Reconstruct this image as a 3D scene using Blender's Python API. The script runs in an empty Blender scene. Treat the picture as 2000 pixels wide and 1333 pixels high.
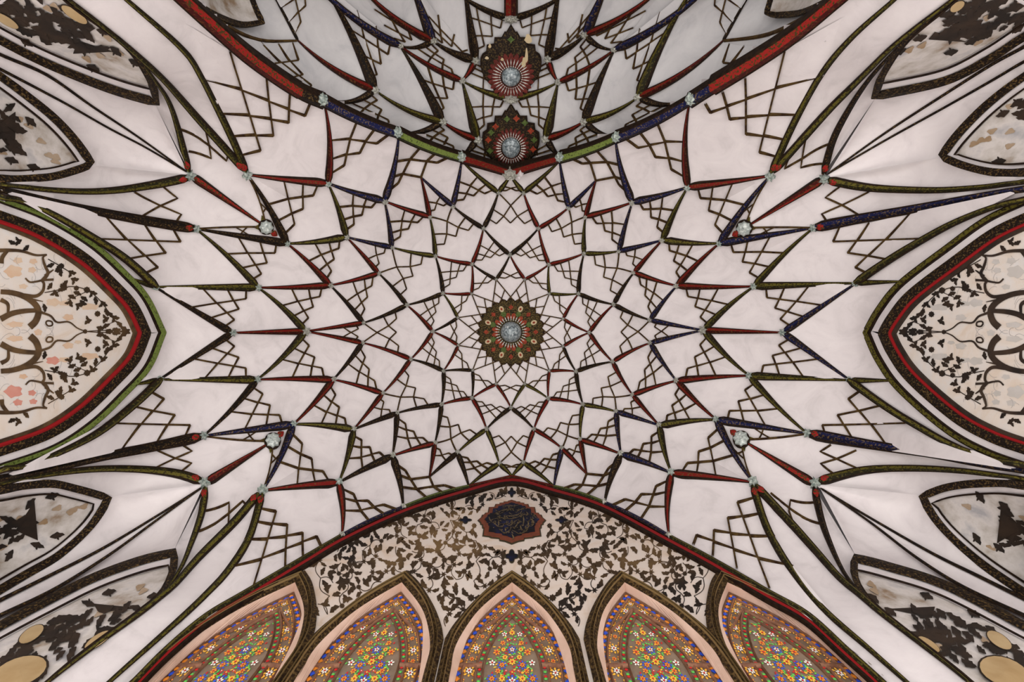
import bpy, math, random
import numpy as np
from mathutils import Vector
from mathutils.geometry import delaunay_2d_cdt

sc = bpy.context.scene
random.seed(7)
# ------------------------------------------------------------------ camera, light, exposure
EYE = 1.5                       # height of the camera above the floor
F, CX, CY = 889.0, 999.0, 655.0 # focal length in pixels and the zenith point of the 2000 x 1333 frame
cam_d = bpy.data.cameras.new('camera'); cam = bpy.data.objects.new('camera', cam_d)
sc.collection.objects.link(cam); sc.camera = cam
cam_d.sensor_width = 36.0; cam_d.lens = F / 2000.0 * 36.0
cam_d.shift_x = (1000.0 - CX) / 2000.0
cam_d.shift_y = (CY - 666.5) / 2000.0
cam_d.clip_start = 0.02
cam.location = (0, 0, EYE); cam.rotation_euler = (math.pi, 0, 0)

world = bpy.data.worlds.new('sky'); sc.world = world; world.use_nodes = True
world.node_tree.nodes['Background'].inputs[0].default_value = (0.75, 0.86, 1.0, 1)
world.node_tree.nodes['Background'].inputs[1].default_value = 0.06

def area(name, loc, rot, sx, sy, power, col):
    d = bpy.data.lights.new(name, 'AREA'); d.shape = 'RECTANGLE'; d.size = sx; d.size_y = sy
    d.energy = power; d.color = col
    o = bpy.data.objects.new(name, d); sc.collection.objects.link(o)
    o.location = loc; o.rotation_euler = rot
    return o
H = math.pi / 2
# added fill lights that brighten the vault (all below the camera's view)
area('added_fill_left',  (-3.45, 0.0, 1.15), (0, -H - 0.5, 0), 2.0, 3.0, 116, (1.0, 0.965, 0.94))
area('added_fill_right', ( 3.45, 0.0, 1.15), (0,  H + 0.5, 0), 2.0, 3.0, 116, (1.0, 0.965, 0.94))
area('added_fill_front', (0.0,  1.75, 1.05), (-H - 0.45, 0, 0), 3.6, 1.7, 105, (1.0, 0.955, 0.92))
area('added_fill_apse',  (0.0, -2.35, 1.05), ( H + 0.45, 0, 0), 3.6, 1.7, 135, (0.98, 0.965, 0.96))
sc.view_settings.view_transform = 'Standard'; sc.view_settings.look = 'None'
sc.view_settings.gamma = 1.0; sc.view_settings.exposure = 0.0
sc.view_settings.use_curve_mapping = False

# ------------------------------------------------------------------ materials
def nodes_of(name):
    m = bpy.data.materials.new(name); m.use_nodes = True
    nt = m.node_tree; b = nt.nodes['Principled BSDF']
    return m, nt, b
def ramp(nt, stops):
    r = nt.nodes.new('ShaderNodeValToRGB')
    e = r.color_ramp.elements
    while len(e) < len(stops): e.new(0.5)
    for i, (p, c) in enumerate(stops):
        e[i].position = p; e[i].color = (*c, 1)
    return r
def noise(nt, scale, detail=4, rough=0.6, kind='ShaderNodeTexNoise'):
    tc = nt.nodes.new('ShaderNodeTexCoord'); n = nt.nodes.new(kind)
    n.inputs['Scale'].default_value = scale
    if kind == 'ShaderNodeTexNoise':
        n.inputs['Detail'].default_value = detail; n.inputs['Roughness'].default_value = rough
    nt.links.new(tc.outputs['Object'], n.inputs['Vector'])
    return n
def mottled(name, stops, scale, rough=0.7, detail=4, metal=0.0, spec=0.3, bump=0.0):
    m, nt, b = nodes_of(name)
    n = noise(nt, scale, detail); r = ramp(nt, stops)
    nt.links.new(n.outputs[0], r.inputs[0]); nt.links.new(r.outputs[0], b.inputs['Base Color'])
    b.inputs['Roughness'].default_value = rough; b.inputs['Metallic'].default_value = metal
    b.inputs['Specular IOR Level'].default_value = spec
    if bump:
        bp = nt.nodes.new('ShaderNodeBump'); bp.inputs['Strength'].default_value = bump; bp.inputs['Distance'].default_value = 0.01
        nt.links.new(n.outputs[0], bp.inputs['Height']); nt.links.new(bp.outputs[0], b.inputs['Normal'])
    return m
def plain(name, col, rough=0.6, metal=0.0, spec=0.3, emit=0.0):
    m, nt, b = nodes_of(name)
    b.inputs['Base Color'].default_value = (*col, 1); b.inputs['Roughness'].default_value = rough
    b.inputs['Metallic'].default_value = metal; b.inputs['Specular IOR Level'].default_value = spec
    if emit:
        b.inputs['Emission Color'].default_value = (*col, 1); b.inputs['Emission Strength'].default_value = emit
    return m
def speckled(name, base, gold, scale=55.0, lo=0.54, hi=0.66, rough=0.65):
    # painted ground with a fine scatter of gilded ornament
    m, nt, b = nodes_of(name)
    n = noise(nt, scale, 2, 0.5); r = ramp(nt, [(0.0, base), (lo, base), (hi, gold)])
    nt.links.new(n.outputs[0], r.inputs[0]); nt.links.new(r.outputs[0], b.inputs['Base Color'])
    b.inputs['Roughness'].default_value = rough; b.inputs['Specular IOR Level'].default_value = 0.12
    return m
def plaster(name, c0, c1, c2):
    m, nt, b = nodes_of(name)
    tc = nt.nodes.new('ShaderNodeTexCoord')
    n1 = nt.nodes.new('ShaderNodeTexNoise'); n1.inputs['Scale'].default_value = 2.8; n1.inputs['Detail'].default_value = 5; n1.inputs['Roughness'].default_value = 0.65
    n1.inputs['Distortion'].default_value = 1.2
    nt.links.new(tc.outputs['Object'], n1.inputs['Vector'])
    r = ramp(nt, [(0.33, c0), (0.47, c1), (0.68, c2)])
    nt.links.new(n1.outputs[0], r.inputs[0]); nt.links.new(r.outputs[0], b.inputs['Base Color'])
    n2 = nt.nodes.new('ShaderNodeTexNoise'); n2.inputs['Scale'].default_value = 9; n2.inputs['Detail'].default_value = 6
    nt.links.new(tc.outputs['Object'], n2.inputs['Vector'])
    bp = nt.nodes.new('ShaderNodeBump'); bp.inputs['Strength'].default_value = 0.16; bp.inputs['Distance'].default_value = 0.02
    nt.links.new(n2.outputs[0], bp.inputs['Height']); nt.links.new(bp.outputs[0], b.inputs['Normal'])
    b.inputs['Roughness'].default_value = 0.75; b.inputs['Specular IOR Level'].default_value = 0.2
    return m
M = {}
M['plaster'] = plaster('white_plaster', (0.66, 0.62, 0.622), (0.735, 0.69, 0.695), (0.785, 0.742, 0.742))
M['plaster_shaded'] = plaster('shaded_white_plaster', (0.45, 0.45, 0.465), (0.525, 0.52, 0.53), (0.58, 0.575, 0.58))  # same white plaster, with the apse shade put into its colour
M['wallplaster'] = plaster('cream_wall_plaster', (0.66, 0.52, 0.40), (0.72, 0.62, 0.54), (0.74, 0.67, 0.61))
M['ochrewall'] = plaster('ochre_painted_plaster', (0.70, 0.60, 0.50), (0.74, 0.67, 0.60), (0.72, 0.70, 0.68))
M['outline'] = mottled('dark_outline_paint', [(0.35, (0.008, 0.004, 0.003)), (0.7, (0.028, 0.015, 0.007))], 30, spec=0.1)
M['line'] = mottled('brown_black_line_paint', [(0.36, (0.020, 0.008, 0.004)), (0.64, (0.085, 0.050, 0.015))], 20, spec=0.1)
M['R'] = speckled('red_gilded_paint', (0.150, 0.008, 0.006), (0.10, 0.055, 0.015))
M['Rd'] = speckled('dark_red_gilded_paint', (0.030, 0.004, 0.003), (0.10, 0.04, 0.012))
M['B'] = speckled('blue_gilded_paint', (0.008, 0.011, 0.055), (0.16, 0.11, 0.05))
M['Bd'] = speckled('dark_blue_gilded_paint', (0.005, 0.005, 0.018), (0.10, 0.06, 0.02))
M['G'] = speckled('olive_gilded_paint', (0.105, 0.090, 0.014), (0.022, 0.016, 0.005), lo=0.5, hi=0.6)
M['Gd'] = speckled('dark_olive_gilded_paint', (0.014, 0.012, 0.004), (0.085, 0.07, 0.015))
M['K'] = speckled('black_gilded_paint', (0.010, 0.006, 0.004), (0.115, 0.07, 0.024), lo=0.52, hi=0.66, scale=70)
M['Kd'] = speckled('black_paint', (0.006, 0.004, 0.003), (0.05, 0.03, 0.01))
M['LG'] = speckled('bright_green_paint', (0.15, 0.20, 0.045), (0.05, 0.06, 0.015))
M['LGd'] = speckled('dark_green_paint', (0.020, 0.022, 0.008), (0.08, 0.08, 0.02))
M['red_line'] = plain('red_border_paint', (0.27, 0.010, 0.012), 0.6, spec=0.1)
M['LR'] = speckled('bright_red_paint', (0.27, 0.014, 0.012), (0.05, 0.04, 0.01), lo=0.5, hi=0.58)
M['LRd'] = speckled('deep_red_paint', (0.05, 0.005, 0.004), (0.12, 0.04, 0.012))
M['mirror'] = mottled('faceted_mirror_glass', [(0.3, (0.20, 0.24, 0.23)), (0.55, (0.50, 0.56, 0.53)), (0.75, (0.85, 0.86, 0.80))], 45, 0.35, metal=0.15, spec=0.6)
M['silver'] = mottled('silvered_star_plaster', [(0.35, (0.17, 0.17, 0.14)), (0.65, (0.55, 0.55, 0.49))], 60, 0.4, metal=0.1)
M['teal'] = mottled('pale_teal_star_paint', [(0.35, (0.13, 0.18, 0.165)), (0.65, (0.48, 0.53, 0.48))], 45, 0.4)

# ------------------------------------------------------------------ helpers: objects
def mk(name, verts, faces, mats, mi=None, parent=None, smooth=False):
    me = bpy.data.meshes.new(name)
    me.from_pydata([tuple(map(float, v)) for v in verts], [], [tuple(map(int, f)) for f in faces])
    for m in (mats if isinstance(mats, (list, tuple)) else [mats]):
        me.materials.append(M[m] if isinstance(m, str) else m)
    if mi is not None: me.polygons.foreach_set('material_index', list(mi))
    if smooth: me.polygons.foreach_set('use_smooth', [True] * len(me.polygons))
    me.update()
    o = bpy.data.objects.new(name, me); sc.collection.objects.link(o)
    if parent is not None: o.parent = parent
    return o
def tag(o, label=None, cat=None, group=None, kind=None):
    if label: o['label'] = label
    if cat: o['category'] = cat
    if group: o['group'] = group
    if kind: o['kind'] = kind
    return o
def empty(name, loc=(0, 0, 0)):
    o = bpy.data.objects.new(name, None); o.empty_display_size = 0.1; sc.collection.objects.link(o)
    o.location = loc
    return o

# ------------------------------------------------------------------ helpers: surfaces
# A surface of the room is known by its height above the eye along each direction; TPS of the inverse height keeps planes plane.
class Plane:
    def __init__(s, axis, d): s.axis, s.d = axis, d
    def inv(s, q):
        u = (q[:, 0] - CX) / F; v = (q[:, 1] - CY) / F
        return (u if s.axis == 0 else v) / s.d
    def at(s, q, off=0.0):
        q = np.atleast_2d(np.asarray(q, float)); w = np.maximum(s.inv(q), 0.02)
        P = np.stack([(q[:, 0] - CX) / F / w, (q[:, 1] - CY) / F / w, 1 / w], 1)
        n = np.zeros_like(P); n[:, s.axis] = -np.sign(s.d)
        P = P + n * np.reshape(off, (-1, 1))
        P[:, 2] += EYE
        return P
class Vault:
    X0, Y0, ST = -260.0, -260.0, 5.0
    NX, NY = 506, 372
    def __init__(s, anchors, lam=1e-5):
        A = np.array(anchors, float)
        uv = np.stack([(A[:, 0] - CX) / F, (A[:, 1] - CY) / F], 1); w = 1.0 / A[:, 2]
        n = len(A)
        K = s.k(uv, uv) + lam * np.eye(n)
        Pm = np.hstack([np.ones((n, 1)), uv])
        L = np.zeros((n + 3, n + 3)); L[:n, :n] = K; L[:n, n:] = Pm; L[n:, :n] = Pm.T
        c = np.linalg.solve(L, np.concatenate([w, np.zeros(3)]))
        gx = s.X0 + s.ST * np.arange(s.NX); gy = s.Y0 + s.ST * np.arange(s.NY)
        W = np.zeros((s.NY, s.NX))
        U = (gx - CX) / F
        for j in range(s.NY):
            g = np.stack([U, np.full(s.NX, (gy[j] - CY) / F)], 1)
            W[j] = s.k(g, uv) @ c[:n] + c[n] + g @ c[n + 1:]
        W = np.clip(W, 0.12, 0.8)
        GX, GY = np.meshgrid(U, (gy - CY) / F)
        P = np.stack([GX / W, GY / W, 1 / W], 2)
        dx = np.gradient(P, axis=1); dy = np.gradient(P, axis=0)
        N = np.cross(dx, dy); N /= np.linalg.norm(N, axis=2, keepdims=True)
        flip = np.sum(N * P, axis=2) > 0
        N[flip] *= -1
        s.W, s.N = W, N
    @staticmethod
    def k(a, b):
        r2 = ((a[:, None, :] - b[None, :, :]) ** 2).sum(2)
        return 0.5 * r2 * np.log(r2 + 1e-12)
    def samp(s, G, q):
        x = np.clip((q[:, 0] - s.X0) / s.ST, 0, s.NX - 1.001); y = np.clip((q[:, 1] - s.Y0) / s.ST, 0, s.NY - 1.001)
        i = x.astype(int); j = y.astype(int); fx = x - i; fy = y - j
        if G.ndim == 3: fx = fx[:, None]; fy = fy[:, None]
        return (G[j, i] * (1 - fx) + G[j, i + 1] * fx) * (1 - fy) + (G[j + 1, i] * (1 - fx) + G[j + 1, i + 1] * fx) * fy
    def at(s, q, off=0.0):
        q = np.atleast_2d(np.asarray(q, float)); w = s.samp(s.W, q)
        P = np.stack([(q[:, 0] - CX) / F / w, (q[:, 1] - CY) / F / w, 1 / w], 1)
        n = s.samp(s.N, q); n /= np.linalg.norm(n, axis=1, keepdims=True)
        P = P + n * np.reshape(off, (-1, 1))
        P[:, 2] += EYE
        return P
def depth_of(S, q):                       # height above the eye, metres per pixel = depth / F
    return S.at(q)[:, 2] - EYE

# ------------------------------------------------------------------ helpers: curves in the drawing plane
def resample(p, n):
    p = np.asarray(p, float); d = np.r_[0, np.cumsum(np.linalg.norm(np.diff(p, axis=0), axis=1))]
    t = np.linspace(0, d[-1], n)
    return np.stack([np.interp(t, d, p[:, 0]), np.interp(t, d, p[:, 1])], 1)
def smoothed(p, n):                       # Catmull-Rom through the points
    p = np.asarray(p, float)
    if len(p) < 3: return resample(p, n)
    e = np.vstack([2 * p[0] - p[1], p, 2 * p[-1] - p[-2]]); out = []
    for i in range(len(p) - 1):
        a, b, c, d = e[i:i + 4]
        for t in np.linspace(0, 1, 9)[:-1]:
            out.append(0.5 * ((2 * b) + (c - a) * t + (2 * a - 5 * b + 4 * c - d) * t * t + (3 * b - a - 3 * c + d) * t ** 3))
    out.append(p[-1])
    return resample(out, n)
def perp(p):
    t = np.gradient(p, axis=0); t /= np.maximum(np.linalg.norm(t, axis=1, keepdims=True), 1e-9)
    return np.stack([-t[:, 1], t[:, 0]], 1)
def sweep(S, p, w, prof, off=0.0):
    """strip along p; prof = [(lateral -1..1, height in widths), ...]; off = base offset in metres"""
    p = np.asarray(p, float); n = len(p); nn = perp(p); w = np.broadcast_to(np.asarray(w, float), (n,))
    off = np.broadcast_to(np.asarray(off, float), (n,))
    mpp = depth_of(S, p) / F; V = []
    for a, h in prof:
        V.append(S.at(p + nn * (a * w / 2)[:, None], off + h * w * mpp))
    V = np.stack(V, 1); k = len(prof)
    faces = [(i * k + j, i * k + j + 1, (i + 1) * k + j + 1, (i + 1) * k + j) for i in range(n - 1) for j in range(k - 1)]
    seg = [j for i in range(n - 1) for j in range(k - 1)]
    return V.reshape(-1, 3), faces, seg
class Build:                               # gathers pieces of one mesh
    def __init__(s): s.v, s.f, s.m = [], [], []
    def add(s, v, f, m=0):
        o = len(s.v); s.v.extend(list(map(tuple, v))); s.f.extend([tuple(i + o for i in q) for q in f])
        s.m.extend(m if isinstance(m, (list, tuple)) else [m] * len(f))
    def obj(s, name, mats, parent=None, smooth=False):
        return mk(name, s.v, s.f, mats, s.m, parent, smooth)
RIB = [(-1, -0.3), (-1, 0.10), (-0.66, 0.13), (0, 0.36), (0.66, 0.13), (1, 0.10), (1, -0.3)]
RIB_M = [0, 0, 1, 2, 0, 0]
BAR = [(-1, -0.1), (-1, 1.0), (1, 1.0), (1, -0.1)]
FLAT = [(-1, -0.02), (-1, 0.06), (1, 0.06), (1, -0.02)]
def rib(S, p, w0, w1, col, parent, flipd=False, off=0.0, name='rib'):
    p = np.asarray(p, float)
    p = np.vstack([p[0] + (p[1] - p[0]) * np.array([[0.0], [0.3], [0.65]]), p[1:]]); n = len(p); t = np.r_[0, np.cumsum(np.linalg.norm(np.diff(p, axis=0), axis=1))]; t /= t[-1]
    w = w0 * (1 - t) + w1 * t
    L = np.r_[0, np.cumsum(np.linalg.norm(np.diff(p, axis=0), axis=1))]
    w = w * np.clip(0.5 + 0.5 * L / (0.9 * w0), 0, 1)
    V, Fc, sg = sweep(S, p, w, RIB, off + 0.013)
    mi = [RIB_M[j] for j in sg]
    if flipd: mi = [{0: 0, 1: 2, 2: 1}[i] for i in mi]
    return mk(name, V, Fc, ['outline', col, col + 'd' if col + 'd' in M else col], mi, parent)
def band(S, p, w, mat, parent, name, prof=FLAT, off=0.0):
    V, Fc, _ = sweep(S, p, w, prof, off)
    return mk(name, V, Fc, mat, None, parent)
def seg_dist(q, poly):
    a = poly; b = np.roll(poly, -1, 0); d = b - a; l2 = np.maximum((d * d).sum(1), 1e-9)
    t = np.clip(((q[:, None, :] - a[None]) * d[None]).sum(2) / l2, 0, 1)
    return np.sqrt((((a[None] + t[..., None] * d[None]) - q[:, None, :]) ** 2).sum(2)).min(1)
def inside(q, poly):
    q = np.asarray(q, float); poly = np.asarray(poly, float)
    x, y = q[:, :1], q[:, 1:2]; xi, yi = poly[:, 0][None], poly[:, 1][None]
    xj, yj = np.roll(poly[:, 0], 1)[None], np.roll(poly[:, 1], 1)[None]
    m = ((yi > y) != (yj > y)) & (x < (xj - xi) * (y - yi) / (yj - yi + 1e-12) + xi)
    return (m.sum(1) % 2).astype(bool)
class Panel:
    """a concave plaster panel bounded by a closed outline; bulge() tells how far it sits behind the net"""
    def __init__(s, S, poly, parent, mat='plaster', name='plaster_panel', depth=0.10, cap=0.07, step=None):
        s.S = S; poly = np.asarray(poly, float)
        keep = np.linalg.norm(poly - np.roll(poly, 1, 0), axis=1) > 0.3
        s.poly = poly = poly[keep]
        x0, y0 = poly.min(0); x1, y1 = poly.max(0)
        ar = 0.5 * abs(np.dot(poly[:, 0], np.roll(poly[:, 1], 1)) - np.dot(poly[:, 1], np.roll(poly[:, 0], 1)))
        st = step or max(4.0, math.sqrt(ar) / 9)
        gx, gy = np.meshgrid(np.arange(x0 + st / 2, x1, st), np.arange(y0 + st / 2, y1, st))
        g = np.stack([gx.ravel(), gy.ravel()], 1)
        g = g[inside(g, poly)]
        if len(g): d = seg_dist(g, poly); g = g[d > st * 0.35]
        s.r = seg_dist(g, poly).max() if len(g) else 1.0
        mpp = depth_of(S, poly).mean() / F
        s.dep = min(cap, depth * math.sqrt(ar) * mpp)
        pts = np.vstack([poly, g]) if len(g) else poly
        n = len(poly)
        cv, ce, cf, *_ = delaunay_2d_cdt([Vector(p) for p in pts], [(i, (i + 1) % n) for i in range(n)], [], 1, 1e-4)
        cv = np.array([(v.x, v.y) for v in cv])
        s.obj = mk(name, S.at(cv, s.bulge(cv)), cf, mat, None, parent, True)
    def bulge(s, q):
        q = np.atleast_2d(np.asarray(q, float))
        d = np.clip(seg_dist(q, s.poly) / s.r, 0, 1)
        return np.where(inside(q, s.poly), -s.dep * (1 - (1 - d) ** 2), 0.0)
def bars(P, lines, w, parent, name='lattice', mat='line', linear=False):
    b = Build()
    for i, l in enumerate(lines):
        l = np.asarray(l, float); L = np.linalg.norm(np.diff(l, axis=0), axis=1).sum()
        if len(l) == 2: pts = resample(l, max(3, int(L / 9) + 2))
        else:
            pts = np.vstack([resample(l[k:k + 2], max(2, int(np.linalg.norm(l[k + 1] - l[k]) / 9) + 2))[(1 if k else 0):] for k in range(len(l) - 1)])
        if linear:
            kd = np.r_[0, np.cumsum(np.linalg.norm(np.diff(l, axis=0), axis=1))]; pd = np.r_[0, np.cumsum(np.linalg.norm(np.diff(pts, axis=0), axis=1))]
            off = np.interp(pd, kd, P.bulge(l)) + 0.006 + 0.0004 * i
        else: off = P.bulge(pts) + 0.003 + 0.0004 * i if P is not None else 0.003 + 0.0004 * i
        V, Fc, _ = sweep(P.S if P is not None else SURF, pts, w, BAR, off)
        b.add(V, Fc)
    return b.obj(name, mat, parent)
T3 = ((0.45, 0.69, 0.88), ((0.71, 0.25), (0.475, 0.475), (0.25, 0.71)))
T2 = ((0.66, 0.90), ((0.66, 0.29), (0.29, 0.66)))
def lattice(P, c1, c2, tmpl=T3, w=2.6, fan=True):
    """stepped net in the corner of a panel: c1, c2 run from the tip outwards along its two ribs"""
    fe, O = tmpl; n = len(fe)
    c1 = resample(c1, 101); c2 = resample(c2, 101); tip = c1[0]
    a, b = c1[-1] - tip, c2[-1] - tip
    s = [c1[int(round(f * 100))] for f in fe]; t = [c2[int(round(f * 100))] for f in fe]
    o = [tip + x * a + y * b for x, y in O]
    custom_lattice(P, s, t, o, w, tip if fan else None)
def cross(p, q, r, s):
    d1, d2 = q - p, s - r; den = d1[0] * d2[1] - d1[1] * d2[0]
    if abs(den) < 1e-9: return (p + r) / 2
    k = ((r[0] - p[0]) * d2[1] - (r[1] - p[1]) * d2[0]) / den
    return p + d1 * k
def custom_lattice(P, s, t, o, w=2.6, tip=None, ext=0.0):
    """s[i]: feet on rib one from the tip outwards, t[j]: feet on rib two; o[k]: outer corners, o[0] next to rib one's far end"""
    n = len(s); s = [np.asarray(x, float) for x in s]; t = [np.asarray(x, float) for x in t]; o = [np.asarray(x, float) for x in o]
    if ext:
        far = lambda p, q: p + (p - q) / np.linalg.norm(p - q) * ext
        s = [far(s[i], o[n - 1 - i]) for i in range(n)]; ext *= 0.45; t = [far(t[j], o[j]) for j in range(n)]
    X = {}
    for i in range(n):
        for j in range(n - i):
            X[i + 1, j + 1] = o[j] if i + j == n - 1 else cross(s[i], o[n - 1 - i], t[j], o[j])
    for i in range(n): X[i + 1, 0] = s[i]; X[0, i + 1] = t[i]
    lines = [[X[i + 1, j] for j in range(n - i + 1)] for i in range(n)] + [[X[i, j + 1] for i in range(n - j + 1)] for j in range(n)]
    bars(P, lines, w, P.obj, linear=True)
    if tip is None: return
    # folded facets between the bars
    X[0, 0] = tip
    b = Build(); mpp = float(depth_of(P.S, [tip])[0]) / F
    for i in range(n):
        for j in range(n - i):
            q = np.array([X[i, j], X[i + 1, j], X[i + 1, j + 1], X[i, j + 1]])
            size = math.sqrt(abs(np.cross(q[2] - q[0], q[3] - q[1])) / 2) * mpp
            base = P.bulge(q) + 0.002
            h = min(0.019, 0.20 * size) * np.array([0, 1.0, 0.0, 0.1])
            b.add(P.S.at(q, base + h), [(0, 1, 2), (0, 2, 3)])
    b.obj('folded_facets', 'plaster' if P.mat_main else 'plaster_shaded', P.obj)
Panel.mat_main = True
def star(S, c, r, parent, mat='silver', pts=6, name='star_boss', inner=0.55):
    r = r * 0.9
    c = np.asarray(c, float); mpp = float(depth_of(S, [c])[0]) / F
    ang = np.linspace(0, 2 * math.pi, 2 * pts, endpoint=False) + random.random()
    rr = np.where(np.arange(2 * pts) % 2 == 0, r, r * inner)
    ring = c + np.stack([np.cos(ang), np.sin(ang)], 1) * rr[:, None]
    h = r * mpp
    V = np.vstack([S.at(ring, 0.0), S.at(ring, 0.5 * h + 0.016), S.at(c + (ring - c) * 0.45, 0.95 * h + 0.018), S.at([c], 0.7 * h + 0.016)])
    n = 2 * pts; f = []
    for i in range(n):
        k = (i + 1) % n
        f += [(i, k, n + k, n + i), (n + i, n + k, 2 * n + k, 2 * n + i), (2 * n + i, 2 * n + k, 3 * n)]
    return mk(name, V, f, mat, None, parent)
# ------------------------------------------------------------------ layout of the vault net (drawn in the plan of the frame)
XL, XR, YB, YT = -3.62, 3.62, 2.0, -2.25      # the four walls, metres from the eye
N = {}
def ring(p, pts):
    for i, q in enumerate(pts): N[p + str(i)] = np.array(q, float)
ring('A', [(969, 546), (921, 574), (894, 621), (895, 675), (923, 724), (969, 751), (1025, 751), (1073, 725), (1100, 677), (1100, 623), (1073, 574), (1025, 546)])
ring('B', [(996, 498), (922, 516), (865, 573), (845, 648), (866, 725), (922, 778), (998, 797), (1071, 779), (1125, 726), (1151, 650), (1130, 574), (1072, 517)])
ring('C', [(944, 446), (850, 500), (794, 596), (802, 702), (862, 791), (950, 839), (1043, 839), (1139, 791), (1197, 707), (1199, 595), (1141, 495), (1052, 446)])
ring('Da', [(1023, 376), (884, 402), (765, 483), (709, 631), (747, 769), (849, 867), (974.5, 906.5), (1098, 877), (1204, 805), (1270.6, 670), (1238.6, 532.5), (1144, 423)])
ring('Db', [(973, 376), (839, 423), (739, 534), (707.5, 670), (775, 808), (893, 885.5), (1023, 905), (1134, 860), (1236, 772), (1270, 625.6), (1209.5, 490.5), (1111, 405)])
ring('Ee', [(997, 342), (821.5, 345), (676, 462.6), (596.5, 647.5), (690, 840), (838, 933.5), (1000, 931.5), (1146.4, 927.5), (1288.6, 832.4), (1374.4, 645.4), (1294.4, 468.6), (1164.5, 351.6)])
ring('Eo', [(901, 313), (750.5, 392), (644.5, 557.5), (650.5, 742), (766, 892), (915, 951), (1082.5, 951.5), (1213.5, 888.5), (1322, 744.4), (1322.5, 558.4), (1235.6, 394.5), (1093.5, 313.5)])
for k, (l, r) in dict(f2=((778, 265.5), (1203, 274.5)), f3=((640, 357), (1344, 364.5)), f4=((560.5, 475.5), (1405.6, 475)),
        f5=((503.5, 562), (1473.4, 559.6)), f6=((502, 742), (1464, 734.5)), f7=((572.5, 830), (1399.6, 821)),
        f8=((661, 944.6), (1312, 926)), f9=((787, 992), (1181.5, 983)), g4=((382, 447), (1589.5, 445)),
        g5=((454, 650.5), (1529.5, 650)), g7=((397, 852.5), (1577.5, 848)), h3=((633.4, 202.5), (1347, 201)),
        h4=((482.4, 340), (1505, 342)), h7=((512.5, 960.5), (1471, 944)), h8=((667, 1047.5), (1307.5, 1049)),
        i5=((301, 560.5), (1673.5, 553)), i6=((310, 742), (1661, 743.5)), c4=((372, 342), (1610, 348)),
        c7=((400, 946), (1591, 947)), b4=((519, 443), (1454.5, 445)), b7=((532, 863), (1448.5, 860)),
        q5=((250, 543), (1762, 550)), q6=((262, 752), (1748, 744))).items():
    N[k + 'L'] = np.array(l, float); N[k + 'R'] = np.array(r, float)
ARR = lambda *p: np.array(p, float)
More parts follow.
